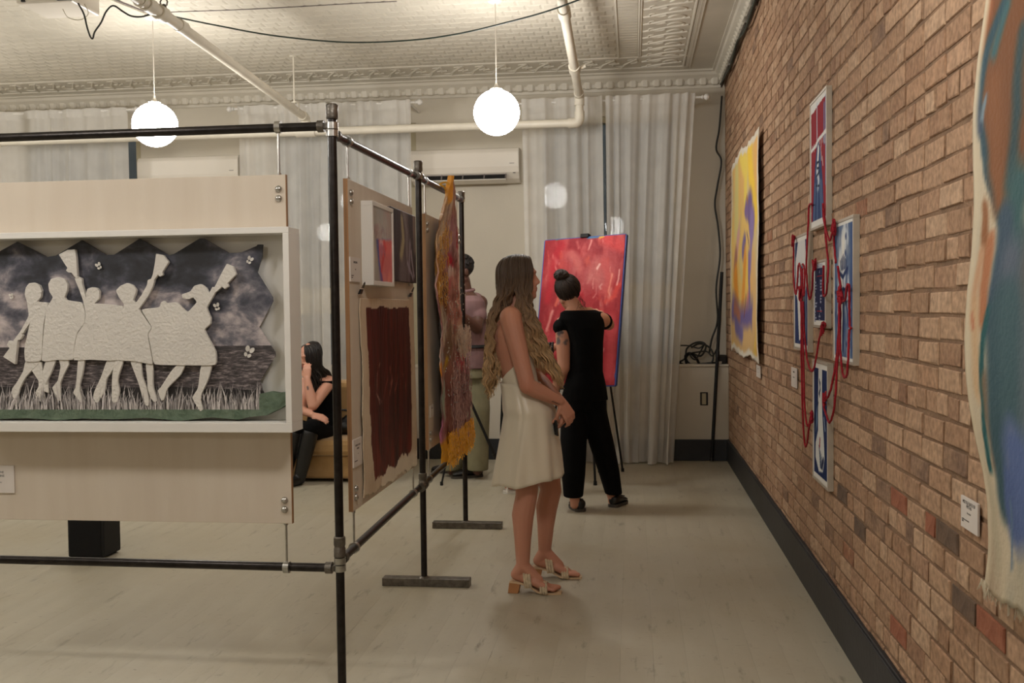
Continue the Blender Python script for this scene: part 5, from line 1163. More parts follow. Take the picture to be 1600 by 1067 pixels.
# ------------------------------------------------------------------ people
def mat_skin():
    m=mat_paint('skin',.5,.06,160,.4); p=m.node_tree.nodes['Principled BSDF']
    p.inputs['Subsurface Weight'].default_value=.12; p.inputs['Subsurface Radius'].default_value=(.012,.005,.003); p.inputs['Subsurface Scale'].default_value=.6
    return m
M['skin']=mat_skin()
def remesh(b,name,m,parent,vox,smooth=6,paint=None,cut=None):
    """one continuous surface grown over overlapping closed volumes"""
    me=bpy.data.meshes.new('tmp'); me.from_pydata(b.v,[],b.f); me.update()
    bm=bmesh.new(); bm.from_mesh(me); bmesh.ops.recalc_face_normals(bm,faces=bm.faces); bm.to_mesh(me); bm.free()
    o=bpy.data.objects.new('tmp',me); C.objects.link(o)
    r=o.modifiers.new('r','REMESH'); r.mode='VOXEL'; r.voxel_size=vox; r.adaptivity=0
    s=o.modifiers.new('s','SMOOTH'); s.factor=.5; s.iterations=smooth
    dg=bpy.context.evaluated_depsgraph_get(); dg.update()
    ne=bpy.data.meshes.new_from_object(o.evaluated_get(dg)); bpy.data.objects.remove(o); bpy.data.meshes.remove(me)
    if cut is not None:
        bm=bmesh.new(); bm.from_mesh(ne)
        for co,no in cut: bmesh.ops.bisect_plane(bm,geom=bm.verts[:]+bm.edges[:]+bm.faces[:],plane_co=co,plane_no=no,clear_outer=True)
        bm.to_mesh(ne); bm.free()
    n=len(ne.vertices); co=np.empty(n*3,np.float32); ne.vertices.foreach_get('co',co); co=co.reshape(-1,3)
    if paint is not None:
        base,spots=paint; c=np.ones((n,3))*np.array(base,float)
        nz=np.random.RandomState(3).rand(n)
        for ctr,rad,col,a,soft in spots:
            d=np.linalg.norm((co-np.array(ctr))/np.array(rad if hasattr(rad,'__len__') else (rad,)*3),axis=1)
            k=np.clip((1-d)/soft,0,1)[:,None]*a; c=c*(1-k)+np.array(col,float)*k
        c=c/255; c=np.where(c<=.04045,c/12.92,((c+.055)/1.055)**2.4)
        at=ne.color_attributes.new('paint','FLOAT_COLOR','POINT'); at.data.foreach_set('color',np.concatenate([c,np.ones((n,1))],1).astype(np.float32).ravel())
    off=np.zeros(3); q=parent
    while q is not None: off+=np.array(q.location); q=q.parent
    ne.vertices.foreach_set('co',(co-off).astype(np.float32).ravel()); ne.update()
    ne.polygons.foreach_set('use_smooth',[True]*len(ne.polygons)); ne.name=name
    ne.materials.clear(); ne.materials.append(m)
    ob=bpy.data.objects.new(name,ne); C.objects.link(ob); ob.parent=parent; return ob
V=Vector; UP=V((0,0,1))
def loft(b,rings,seg=24):
    """rings: (centre, side vector * half width, forward vector * half depth)"""
    b.rings([[V(c)+V(a)*math.cos(2*math.pi*k/seg)+V(d)*math.sin(2*math.pi*k/seg) for k in range(seg)] for c,a,d in rings])
def chain(b,pts):
    for (p,r),(q,s) in zip(pts[:-1],pts[1:]): b.cap(p,r,q,s)
def head(b,c,f,up,s=1.0):
    f=V(f).normalized(); up=V(up).normalized(); r=f.cross(up).normalized(); up=r.cross(f)
    P=lambda a,bb,d:V(c)+(f*a+r*bb+up*d)*s
    A=(r,f,up); E=lambda q,rad:b.ell(q,tuple(v*s for v in rad),A,18,12)
    E(P(-.012,0,.03),(.074,.094,.088)); E(P(.02,0,-.035),(.056,.066,.078)); E(P(.045,0,.02),(.058,.045,.055))
    E(P(.070,0,-.097),(.026,.024,.022)); E(P(.045,0,-.08),(.043,.048,.032))
    for k in (-1,1):
        E(P(.052,k*.034,-.025),(.026,.028,.026)); E(P(-.005,k*.076,-.008),(.01,.02,.032)); E(P(.096,k*.012,-.031),(.008,.011,.008)); E(P(.0,k*.048,-.07),(.016,.03,.022))
    b.cap(P(.078,0,.02),.009*s,P(.104,0,-.024),.0105*s); b.cap(P(.08,0,.0),.013*s,P(.094,0,-.026),.014*s); E(P(.078,0,.032),(.05,.018,.012))
    E(P(.088,0,-.056),(.022,.012,.0065)); E(P(.086,0,-.069),(.02,.012,.007)); E(P(.08,0,-.045),(.022,.014,.012))
    return P
def face_spots(P,s,lip,brow):
    out=[(P(.096,0,-.056),.02*s,lip,.8,.5),(P(.094,0,-.07),.02*s,lip,.8,.5)]
    for k in (-1,1):
        for j in (0,.5,1): out.append((P(.078-.02*j,k*(.018+.032*j),.038+.006*j),.011*s,brow,.85,.6))
    return out
def eyes(t,P,s):
    for k in (-1,1):
        e=MB().ell(P(.0665,k*.031,.008),(.0115*s,.0115*s,.0115*s),nu=12,nv=8).build('eye',M['plastic'],t,smooth=180)
        MB().ell(P(.0735,k*.031,.008),(.0058*s,.0058*s,.0058*s),nu=10,nv=6).build('iris',M['dark'],e,smooth=180)
def hand(b,W,d,n,w,curl=.5,s=1.0,tcurl=.3):
    d=V(d).normalized(); n=V(n); n=(n-d*n.dot(d)).normalized(); w0=d.cross(n).normalized(); w=w0 if w0.dot(V(w))>0 else -w0; W=V(W)
    for o,L,r in ((.030,.068,.0082),(.0105,.076,.0085),(-.0095,.071,.0082),(-.028,.056,.0073)):
        k=W+d*.085*s+w*o*s; b.cap(W+w*o*.55*s+d*.005,.0135*s,k,.0115*s)
        p=k; a=0; rr=r*s
        for q,(fr,da) in enumerate(((.45,.55),(.3,1.0),(.25,.7))):
            a+=curl*da; dd=d*math.cos(a)+n*math.sin(a); e=p+dd*L*fr*s; b.cap(p,rr,e,rr*.9); p=e; rr*=.9
    b.ell(W+d*.045*s,(.038*s,.05*s,.0155*s),(w,d,n),14,10)
    p=W+d*.02*s+w*.024*s; e=p+(d*.6+w*.65+n*.35).normalized()*.042*s; b.cap(p,.0135*s,e,.0105*s)
    e2=e+(d*.85+w*(.3-tcurl)+n*(.3+tcurl)).normalized()*.033*s; b.cap(e,.0105*s,e2,.0085*s); e3=e2+(d*.9+w*(.1-tcurl)+n*(.4+tcurl)).normalized()*.024*s; b.cap(e2,.0085*s,e3,.007*s)
def foot(b,ank,f,heel_z,ball_z,L=.235,s=1.0,toes=True):
    f=V((f[0],f[1],0)).normalized(); r=V((f.y,-f.x,0)); a=V(ank)
    g=lambda d,z,o=0:V((a.x,a.y,0))+f*d*s+r*o*s+UP*z
    b.cap(g(-.035,heel_z+.03),.03*s,a,.036*s); b.cap(g(-.035,heel_z+.028),.028*s,g(.07,ball_z+.03+(heel_z-ball_z)*.35),.03*s)
    b.cap(a,.036*s,g(.08,ball_z+.04+(heel_z-ball_z)*.3),.026*s)
    for o in (-.022,0,.022): b.cap(g(.06,ball_z+.028+(heel_z-ball_z)*.4,o*.7),.024*s,g(.125,ball_z+.018,o),.018*s)
    if toes:
        for i,o in enumerate((-.032,-.017,-.002,.013,.029)):
            rr=(.0085,.009,.0095,.01,.0125)[i] if toes==1 else (.0125,.01,.0095,.009,.0085)[i]
            b.cap(g(.125,ball_z+.016,o),rr*s*1.1,g(.165+.008*(i if toes==1 else 4-i)*.6,ball_z+.011,o),rr*s)
    return g

# ---- woman in the cream dress ------------------------------------------------------------
F1=V((math.cos(.09),math.sin(.09),0)); R1=V((F1.y,-F1.x,0))
w1=tag(empty('person',(-.53,5.13,0)),'person in a cream backless slip dress with long wavy hair, hands clasped','person')
b=MB(); Y1=5.13
def tr(px,py,hw,hd,Y=Y1): p=spot(px,py,Y=Y); return (p,R1*hw,F1*hd)
T1=[tr(829,690,.10,.09),tr(828,665,.155,.105),tr(826,640,.172,.118),tr(819,617,.145,.10),tr(812,597,.122,.085),tr(807,575,.128,.09),tr(803,548,.14,.10),tr(801,522,.15,.103),tr(801,505,.158,.088),tr(802,492,.13,.062),tr(804,482,.06,.055)]
loft(b,T1)
hc=V((-.583,5.14,1.608)); P1=head(b,hc,F1,UP,.95)
b.cap((-.612,5.135,1.43),.056,(-.592,5.138,1.55),.05)
for k in (1,-1): b.ell(spot(822,530,Y=Y1-k*.075),(.055,.06,.06))
Sr=V((-.612,4.985,1.402)); Er=spot(824,603,Y=4.945); Wr=spot(874,627,Y=5.04)
chain(b,[(V((-.612,5.03,1.405)),.06),(Sr,.057),(Sr+(Er-Sr)*.35,.050),(Sr+(Er-Sr)*.7,.044),(Er,.042)])
chain(b,[(Er,.041),(Er+(Wr-Er)*.3,.042),(Er+(Wr-Er)*.7,.033),(Wr,.026)])
hand(b,Wr+(Wr-Er).normalized()*.012,(.45,.18,-.8),(-.55,.75,-.25),(-.5,-.5,-.3),.62,.98)
Sl=V((-.60,5.28,1.402)); El=V((-.53,5.345,1.09)); Wl=spot(882,634,Y=5.10)
chain(b,[(V((-.605,5.23,1.405)),.06),(Sl,.055),(Sl+(El-Sl)*.5,.046),(El,.041)]); chain(b,[(El,.04),(El+(Wl-El)*.3,.04),(Wl,.026)])
hand(b,Wl,(-.12,-.05,-1),(-.9,.1,-.1),(-.35,-.9,.1),.85,.98,.2)
Hr=V((-.54,5.045,.90)); Kr=spot(823,773,Y=5.03); Ar=spot(817,884,Y=5.01)
Hl=V((-.52,5.225,.90)); Kl=spot(861,765,Y=5.26); Al=spot(851,862,Y=5.30)
for H,Kk,A_ in ((Hr,Kr,Ar),(Hl,Kl,Al)):
    chain(b,[(H,.085),(H+(Kk-H)*.5,.074),(Kk,.057)]); bk=-F1*.014
    chain(b,[(Kk,.057),(Kk+(A_-Kk)*.28+bk,.058),(Kk+(A_-Kk)*.6+bk*.6,.045),(A_,.034)])
FD1=V((.995,-.06,0)); FD2=V((.99,.02,0))
foot(b,Ar,FD1,.062,.014,s=.98,toes=2); foot(b,Al,FD2,.062,.014,s=.98,toes=1)
sp=face_spots(P1,.95,(150,84,74),(70,50,38))
sp+=[(Er+V((-.0,-.03,-.0)),.05,(186,118,92),.5,.8),(Sr+V((0,-.05,.02)),.08,(206,144,112),.5,.8),*[(spot(864+3*q_,627+1.6*q_,Y=5.0),(.009,.03,.0045),(84,58,50),.8,.4) for q_ in range(4)]]
for i in range(5):
    for A_,FD in ((Ar,FD1),(Al,FD2)):
        pass
remesh(b,'body',M['skin'],w1,.0046,4,((192,136,112),sp)); eyes(w1,P1,.95)
# dress
def mat_satin():
    m=mat('cream_satin',(222,212,190),.36,var=.04,vscale=6,bump=.05,bscale=30,spec=.5,sheen=.2); return m
M['satin']=mat_satin()
def ringat(z,T):
    zs_=[t[0].z for t in T]; k=max(0,min(len(T)-2,max([i for i in range(len(T)) if zs_[i]<=z] or [0]))); a,c=T[k],T[k+1]; q=(z-a[0].z)/(c[0].z-a[0].z); q=max(0,min(1,q))
    return a[0]+(c[0]-a[0])*q, a[1].length*(1-q)+c[1].length*q, a[2].length*(1-q)+c[2].length*q
b=MB(); seg=96; rows_=[]
hemL=spot(771,752,Y=Y1); hemR=spot(879,742,Y=Y1)
for i in range(31):
    t_=i/30; ring=[]
    for k in range(seg):
        a=2*math.pi*k/seg
        zt_=1.066; zh=.563+.024*math.cos(a)+.006*math.sin(5*a+1)
        z=zt_+(zh-zt_)*t_
        c,hw,hd=ringat(max(z,.86),T1)
        if z<.9:
            q=(.9-z)/.34; c0,hw0,hd0=ringat(.9,T1); cx=c0+(V(((hemL.x+hemR.x)/2,Y1,0))-V((c0.x,c0.y,0)))*q; c=V((cx.x,cx.y,z)); hw=hw0+(.205-hw0)*q; hd=hd0+(.158-hd0)*q
        f_=.002+.009*max(0,t_-.25)*1.2
        fold=f_*(math.sin(7*a+2.2*t_+.4)+.55*math.sin(13*a-1.5*t_+2)+.35*math.sin(3*a+1))
        e=.016+.006*t_
        crease=-.008*math.exp(-((a-4.55+.25*t_)/.06)**2)*(t_>.1)
        ring.append(V((c.x,c.y,z))+F1*math.cos(a)*(hd+e+fold+crease)+R1*-1*math.sin(a)*(hw+e+fold+crease))
    rows_.append(ring)
b.rings(rows_,cap=False); b.build('skirt',M['satin'],w1,smooth=180)
sk=w1.children[-1]; so=sk.modifiers.new('thick','SOLIDIFY'); so.thickness=.0025
b=MB(); rows_=[]
for i in range(13):
    t_=i/12; ring=[]
    for k in range(seg):
        a=2*math.pi*k/seg; ang=min(a,2*math.pi-a)   # 0 front .. pi back
        bk=math.pi-ang
        zt_=1.05+(.07*bk if bk<1.4 else .098+.11*(bk-1.4))
        z=1.048+(zt_-1.048)*t_; c,hw,hd=ringat(z,T1); e=.010
        e+=.012*math.exp(-((z-1.30)/.07)**2)*max(0,math.cos(a))
        ring.append(V((c.x,c.y,z))+F1*math.cos(a)*(hd+e)+R1*-1*math.sin(a)*(hw+e))
    rows_.append(ring)
b.rings(rows_,cap=False); o=b.build('bodice',M['satin'],w1,smooth=180); so=o.modifiers.new('thick','SOLIDIFY'); so.thickness=.0025
b=MB()
for dz in (1.058,1.046):
    pts=[]
    for k in range(48):
        a=2*math.pi*k/48; c,hw,hd=ringat(dz,T1); pts.append(V((c.x,c.y,dz))+F1*math.cos(a)*(hd+.0145)-R1*math.sin(a)*(hw+.0145))
    b.tube(pts,.0035,6,closed=True)
b.build('waist_seam',M['satin'],w1,smooth=180)
for k in (1,-1): MB().tube(smoothpts([V((-.505,5.13-k*.08,1.30)),V((-.525,5.13-k*.075,1.38)),V((-.56,5.13-k*.06,1.455)),V((-.62,5.13-k*.03,1.475)),V((-.655,5.13,1.47))],5),.004,6).build('halter_strap',M['satin'],w1)
# hair
def mat_hair(name,stops,rough=.55):
    m=bpy.data.materials.new(name); m.use_nodes=True; n=m.node_tree.nodes; l=m.node_tree.links; p=n['Principled BSDF']; p.inputs['Roughness'].default_value=rough; p.inputs['Specular IOR Level'].default_value=.45
    g=n.new('ShaderNodeNewGeometry'); s=n.new('ShaderNodeSeparateXYZ'); l.new(g.outputs['Position'],s.inputs[0])
    mr=n.new('ShaderNodeMapRange'); mr.inputs['From Min'].default_value=stops[0][0]; mr.inputs['From Max'].default_value=stops[-1][0]; l.new(s.outputs['Z'],mr.inputs['Value'])
    c=n.new('ShaderNodeValToRGB'); e=c.color_ramp; z0,z1=stops[0][0],stops[-1][0]
    e.elements[0].color=L4(stops[0][1]); e.elements[1].color=L4(stops[-1][1])
    for z,q in stops[1:-1]: x=e.elements.new((z-z0)/(z1-z0)); x.color=L4(q)
    ad=n.new('ShaderNodeMath'); ad.operation='MULTIPLY_ADD'; ad.inputs[1].default_value=.35; l.new(g.outputs['Random Per Island'],ad.inputs[0])
    sb=n.new('ShaderNodeMath'); sb.operation='SUBTRACT'; sb.inputs[1].default_value=.17; l.new(mr.outputs['Result'],sb.inputs[0]); l.new(sb.outputs[0],ad.inputs[2]); l.new(ad.outputs[0],c.inputs['Fac'])
    hs=n.new('ShaderNodeHueSaturation'); m2=n.new('ShaderNodeMapRange'); m2.inputs['To Min'].default_value=.5; m2.inputs['To Max'].default_value=1.55; l.new(g.outputs['Random Per Island'],m2.inputs['Value']); l.new(m2.outputs['Result'],hs.inputs['Value']); l.new(c.outputs['Color'],hs.inputs['Color'])
    l.new(hs.outputs['Color'],p.inputs['Base Color']); return m
M['hair1']=mat_hair('wavy_brown_hair',[(.95,(206,174,130)),(1.2,(180,146,104)),(1.42,(130,101,72)),(1.56,(88,68,51)),(1.74,(64,50,39))])
def strands_hair(t,name,m,paths,rad,wave,wl,seed,seg=5,ns=7):
    r=random.Random(seed); b=MB()
    for pts,sc,*lk in paths:
        P=smoothpts(pts,ns); n=len(P); sd=random.Random(int(lk[0]*1000) if lk else r.random()); ph=sd.uniform(0,6.28); ph2=sd.uniform(0,6.28); am=wave*sd.uniform(.6,1.3)*r.uniform(.85,1.15); out=[];rr=[];L=0
        for i,p in enumerate(P):
            if i: L+=(P[i]-P[i-1]).length
            k=min(1,max(0,(L-.10)/.25))
            out.append(p+V((math.sin(L/wl*6.28+ph)*am*k,math.cos(L/wl*6.28+ph2)*am*.7*k,0)))
            rr.append(rad*sc*(.75 if i<2 else 1)*(1-.75*max(0,(i/n-.8)/.2)))
        b.tube(out,rr,seg)
    return b.build(name,m,t,smooth=180)
r=random.Random(12); paths=[]
for lock in range(95):
    a=.62+(2*math.pi-1.24)*(lock+r.uniform(.1,.9))/95; near=math.sin(a)>0; ro=r.uniform(-.01,.008); ul=r.random(); de=r.uniform(0,30); yo=r.uniform(-.04,.04)
    for k in range(10):
        aa=a+r.uniform(-.055,.055); ca,sa=math.cos(aa),math.sin(aa); rq=ro+r.uniform(-.006,.006); u_=min(1,max(0,ul+r.uniform(-.13,.13)))
        crown=hc+UP*(.118-.022*abs(ca)**2+rq*.4)+F1*(.078*ca-.006)+R1*(.008*sa)
        m1=hc+UP*(.096-.02*abs(ca)**2)+F1*((.086+rq)*ca-.01)+R1*((.056+rq)*sa)
        m2=hc+UP*.035+F1*((.098+rq)*ca-.012)+R1*((.088+rq)*sa)
        m3=hc-UP*.06+F1*((.093+rq)*ca-.014)+R1*((.092+rq)*sa)
        fr=(math.cos(a)>-.08 if near else math.cos(a)>-.3)
        if fr:
            px=838+u_*42; pe=577+u_*38-de*.8-r.uniform(0,8); yy=5.03+yo*.5+.01
            if not near: yy=5.2+yo
            m4=spot(806+u_*32,497,Y=(5.0 if near else 5.24)+yo*.4); m5=spot(826+u_*32,545,Y=yy-.02); end=spot(px,pe,Y=yy)
        else:
            px=755+u_*28; pe=630-abs(u_-.35)*55-de-r.uniform(0,10); yy=(5.07 if near else 5.17)+yo*1.2
            m4=spot(764+u_*26,495,Y=yy); m5=spot(758+u_*27,560,Y=yy); end=spot(px,pe,Y=yy)
        paths.append(([crown,m1,m2,m3,m4,m5,end],r.uniform(.6,1.1),lock*.37+.1))
strands_hair(w1,'hair',M['hair1'],paths,.0035,.0085,.085,4,4,10)
b=MB(); b.ell(hc+UP*.028-F1*.022,(.080,.092,.094),(R1,F1,UP),24,16); b.ell(hc-UP*.04-F1*.045,(.075,.055,.08),(R1,F1,UP),20,12)
b.build('hair_cap',mat('dark_brown_scalp',(48,37,29),.6,var=.3,vscale=30),w1,smooth=180)
# sandals
M['raffia']=mat('woven_raffia',(226,206,172),.7,var=.25,vscale=60,bump=.8,bscale=220); M['heelwood']=mat('tan_heel',(176,122,76),.5,var=.15,vscale=12); M['insole']=mat('beige_insole',(206,176,140),.6,var=.1)
for A_,FD in ((Ar,FD1),(Al,FD2)):
    f=FD.normalized(); rr=V((f.y,-f.x,0)); g=lambda d,z,o=0:V((A_.x,A_.y,0))+f*d+rr*o+UP*z
    prof=[(-.065,.058),(-.03,.056),(.03,.043),(.08,.014),(.12,.006),(.198,.006)]
    sole=[g(d,z-.006) for d,z in prof]+[g(d,z+.004) for d,z in prof[::-1]]
    b=MB(); wd_=[.026,.028,.03,.036,.04,.024]; n=len(prof)
    rows_=[[g(d,z-.005,-w_),g(d,z-.005,w_),g(d,z+.004,w_),g(d,z+.004,-w_)] for (d,z),w_ in zip(prof,wd_)]
    s_=empty('sandal',(0,0,0)); s_.parent=w1; s_.location=(0,0,0)
    b.rings(rows_); sl=b.build('sandal',M['insole'],w1,smooth=40)
    bpy.data.objects.remove(s_)
    MB().add([g(-.068,.054,-.026),g(-.012,.05,-.026),g(-.012,.05,.026),g(-.068,.054,.026),g(-.075,0,-.028),g(-.022,0,-.028),g(-.022,0,.028),g(-.075,0,.028)],[(0,1,2,3),(4,7,6,5),(0,4,5,1),(1,5,6,2),(2,6,7,3),(3,7,4,0)]).build('block_heel',M['heelwood'],sl,fix=True,bevel=.002)
    for d0,zb_,h_,tilt in ((.05,.035,.078,.03),(.122,.008,.046,.016)):
        for q in (-.013,0,.013):
            pts=[g(d0+q+tilt*(-.5+math.sin(math.pi*k/12)*.0)+tilt*(k/12)*0-tilt*.5*math.sin(math.pi*k/12),zb_+h_*math.sin(math.pi*k/12)*1.02,.044*math.cos(math.pi*k/12)) for k in range(13)]
            MB().tube(pts,.0075,6).build('strap',M['raffia'],sl,smooth=180)
# phone held in the lower hand
pc=spot(868,668,Y=5.05)
ph=tag(empty('phone',pc-UP*.03),'small black phone gripped in the lower hand of the person in cream','phone')
MB().obox(pc,(.010,-.03,0),(.004,.0013,0),(-.004,0,.04)).build('phone_body',M['gloss'],ph,bevel=.002)
MB().obox(pc+V((-.0046,-.0015,0)),(.009,-.027,0),(.0003,.0001,0),(-.0037,0,.037)).build('phone_screen',M['dark'],ph)

# ---- painter in black, seen from behind ----------------------------------------------------
M['blk']=mat('black_cotton',(7,7,8),.9,var=.35,vscale=8,bump=.25,bscale=18,spec=.15)
M['skin2']=M['skin']
w2=tag(empty('person',(-.33,7.15,0)),'person in a black top and wide trousers with a hair bun, facing the red painting','person')
F2=V((-.22,.975,0)).normalized(); R2=V((F2.y,-F2.x,0)); Y2=7.12
b=MB(); t2=lambda px,py,hw,hd:(spot(px,py,Y=Y2),R2*hw,F2*hd)
T2=[t2(914,625,.152,.115),t2(914,602,.136,.11),t2(915,580,.108,.095),t2(916,560,.104,.095),t2(916,535,.106,.10),t2(914,512,.125,.10),t2(910,499,.15,.085),t2(907,488,.13,.07),t2(905,480,.085,.058)]
loft(b,T2)
hc2=spot(886,455,Y=7.15); P2=head(b,hc2,F2+V((-.1,0,-.25)),UP+V((-.2,.3,0)),.98)
b.cap(spot(902,488,Y=7.11),.058,spot(891,468,Y=7.13),.05)
Sl2=spot(879,507,Y=7.12); El2=spot(881,575,Y=7.06); Wl2=spot(864,618,Y=7.2)
chain(b,[(spot(890,500,Y=7.12),.06),(Sl2,.056),(Sl2+(El2-Sl2)*.5,.052),(El2,.044)]); chain(b,[(El2,.041),(El2+(Wl2-El2)*.35,.04),(Wl2,.027)])
hand(b,Wl2,(-.3,.5,-.6),(.8,.3,-.2),(0,.8,.5),.5)
Sr2=spot(941,500,Y=7.16); Er2=spot(951,507,Y=7.40); Wr2=spot(938,490,Y=7.62)
chain(b,[(spot(928,499,Y=7.13),.06),(Sr2,.055),(Er2,.044)]); chain(b,[(Er2,.044),(Er2+(Wr2-Er2)*.3,.04),(Wr2,.027)]); hand(b,Wr2,(-.15,.9,.1),(-.6,0,-.6),(0,.1,.9),.6)
chain(b,[(spot(896,660,Y=7.1),.085),(spot(897,720,Y=7.06),.058),(spot(898,783,Y=7.04),.036)])
chain(b,[(spot(927,660,Y=7.14),.085),(spot(942,715,Y=7.2),.058),(spot(957,778,Y=7.24),.036)])
for q in (spot(898,788,Y=7.04),spot(957,783,Y=7.24)): b.cap(q,.034,V((q.x,q.y+.02,.05)),.032)
tat=spot(877,523,Y=7.04)
sp=[(tat+V((R.uniform(-.035,.035),R.uniform(-.03,.03),R.uniform(-.07,.07))),R.uniform(.011,.024),R.choice([(86,80,82),(110,98,96),(64,60,64),(150,118,108)]),.8,.4) for _ in range(80)]
remesh(b,'body',M['skin'],w2,.006,4,((196,142,116),sp))
b=MB(); e=.016
loft(b,[(c,a.normalized()*(a.length+e),d.normalized()*(d.length+e)) for c,a,d in T2[:-1]]+[(T2[-2][0]+UP*.018,R2*.11,F2*.062)])
b.cap(Sl2+V((.04,0,.015)),.064,Sl2+(El2-Sl2)*.06+V((-.006,0,.0)),.066); b.cap(Sr2-V((.03,0,0)),.066,Sr2+(Er2-Sr2)*.3,.062)
top2=remesh(b,'sleeveless_top',M['blk'],w2,.007,5)
b=MB(); c0=spot(911,640,Y=Y2)
loft(b,[(spot(896,800,Y=7.05)+UP*.11,R2*.07,F2*.08),(spot(896,740,Y=7.05),R2*.085,F2*.095),(spot(896,690,Y=7.08),R2*.095,F2*.11),(spot(898,650,Y=7.11),R2*.1,F2*.12),(spot(902,615,Y=7.12),R2*.1,F2*.11)])
loft(b,[(spot(959,778,Y=7.24)+UP*.03,R2*.062,F2*.075),(spot(951,735,Y=7.21),R2*.078,F2*.09),(spot(939,690,Y=7.17),R2*.092,F2*.105),(spot(928,650,Y=7.14),R2*.1,F2*.12),(spot(921,615,Y=7.13),R2*.1,F2*.11)])
loft(b,[(spot(911,640,Y=Y2),R2*.172,F2*.125),(spot(913,615,Y=Y2),R2*.16,F2*.122),(spot(915,585,Y=Y2),R2*.125,F2*.108)])
remesh(b,'trousers',M['blk'],w2,.008,6)
M['hairb']=mat_hair('dark_brown_hair',[(1.4,(46,34,28)),(1.6,(40,29,24)),(1.8,(54,40,32))],.6)
b=MB(); up2=(UP+V((-.2,.3,0))).normalized(); f2=(F2+V((-.1,0,-.25))).normalized(); r2=f2.cross(up2).normalized()
b.ell(hc2+up2*.028-f2*.02,(.088,.1,.097),(r2,f2,up2),24,16)
b.build('hair',M['hairb'],w2,smooth=180)
r=random.Random(3); bun=spot(877,430,Y=7.09); paths=[]
hx2=hc2+up2*.022-f2*.022; bd2=(bun-hx2); bl=V((bd2.dot(r2)/.09,bd2.dot(f2)/.102,bd2.dot(up2)/.099)).normalized()
for k in range(320):
    while True:
        q=V((r.gauss(0,1),r.gauss(0,1),r.gauss(0,1))).normalized()
        if q.y<.25: break
    pts=[]
    for t_ in (0,.25,.5,.75,1):
        d=(q*(1-t_)+bl*t_*1.05).normalized(); pts.append(hx2+(r2*d.x*.09+f2*d.y*.102+up2*d.z*.099)*(1.0+.02*r.random()))
    paths.append((pts,r.uniform(.7,1.2)))
strands_hair(w2,'hair_strands',M['hairb'],paths,.0042,.0015,.1,6,4)
MB().ell(bun,(.047,.04,.037),nu=16,nv=10).build('bun_core',M['hairb'],w2,smooth=180); paths=[]
for k in range(90):
    a0=r.uniform(0,6.28); tw=r.uniform(.6,1.6); pts=[]
    for q in range(9):
        ph_=.25+2.6*q/8; an=a0+tw*ph_; pts.append(bun+V((math.sin(ph_)*math.cos(an)*.05,-math.cos(ph_)*.042,math.sin(ph_)*math.sin(an)*.04))*r.uniform(.96,1.05))
    paths.append((pts,1))
strands_hair(w2,'hair_bun',M['hairb'],paths,.0045,.002,.1,7,4)
paths=[([spot(905+r.uniform(-6,6),462,Y=7.06),spot(908+r.uniform(-6,8),474,Y=7.05),spot(908+r.uniform(-8,10),482+r.uniform(-4,6),Y=7.05)],.5) for _ in range(20)]
strands_hair(w2,'loose_curls',M['hairb'],paths,.0016,.006,.03,8,4)
def shoe(t,toe,heel,w,h,m,sole=True,nm='shoe'):
    toe=V(toe); heel=V(heel); f=(toe-heel).normalized(); r_=V((f.y,-f.x,0)); L=(toe-heel).length; b=MB(); rows_=[]
    for q,ww,hh in ((0,.55,.75),(.08,.85,.95),(.25,.95,1.0),(.45,.92,.85),(.65,1,.6),(.85,.9,.46),(.96,.6,.36),(1,.25,.2)):
        c=heel+f*L*q; rows_.append([c+r_*w*.5*ww*math.cos(2*math.pi*k/16)+UP*(.018+h*hh*max(0,.5+.5*math.sin(2*math.pi*k/16))) for k in range(16)])
    b.rings(rows_); o=b.build(nm,m,t,smooth=70)
    b=MB(); rows_=[]
    for q,ww in ((-.01,.5),(.06,.85),(.3,.92),(.65,1.04),(.9,.85),(1.01,.35)):
        c=heel+f*L*q; rows_.append([c+r_*w*.5*ww+UP*.0,c+r_*w*.52*ww+UP*.022,c-r_*w*.52*ww+UP*.022,c-r_*w*.5*ww])
    b.rings(rows_); b.build('sole',mat('dark_rubber_sole',(58,54,50),.6) if 'dsole' not in M else M['dsole'],o,smooth=40)
    return o
M['dsole']=mat('dark_rubber_sole',(66,62,56),.6); M['leather']=mat('black_leather',(17,16,16),.4,var=.2,vscale=20)
def onfloor(px,py): return spot(px,py,Z=0)
p=onfloor(908,800); o=shoe(w2,p+V((-.07,.2,0)),p,.092,.075,M['leather'])
for k in range(3): MB().tube([p+V((-.03-.012*k-.03,.09+.03*k,.075-.008*k)),p+V((-.0-.012*k+.01,.09+.03*k,.078-.008*k))],.004,6).build('lace',M['dark'],o)
p=onfloor(960,793); o=shoe(w2,p+V((.07,.2,0)),p+V((-.015,-.0,0)),.092,.075,M['leather'])
for k in range(3): MB().tube([p+V((.0+.012*k,.09+.03*k,.078-.008*k)),p+V((.05+.012*k,.09+.03*k,.075-.008*k))],.004,6).build('lace',M['dark'],o)

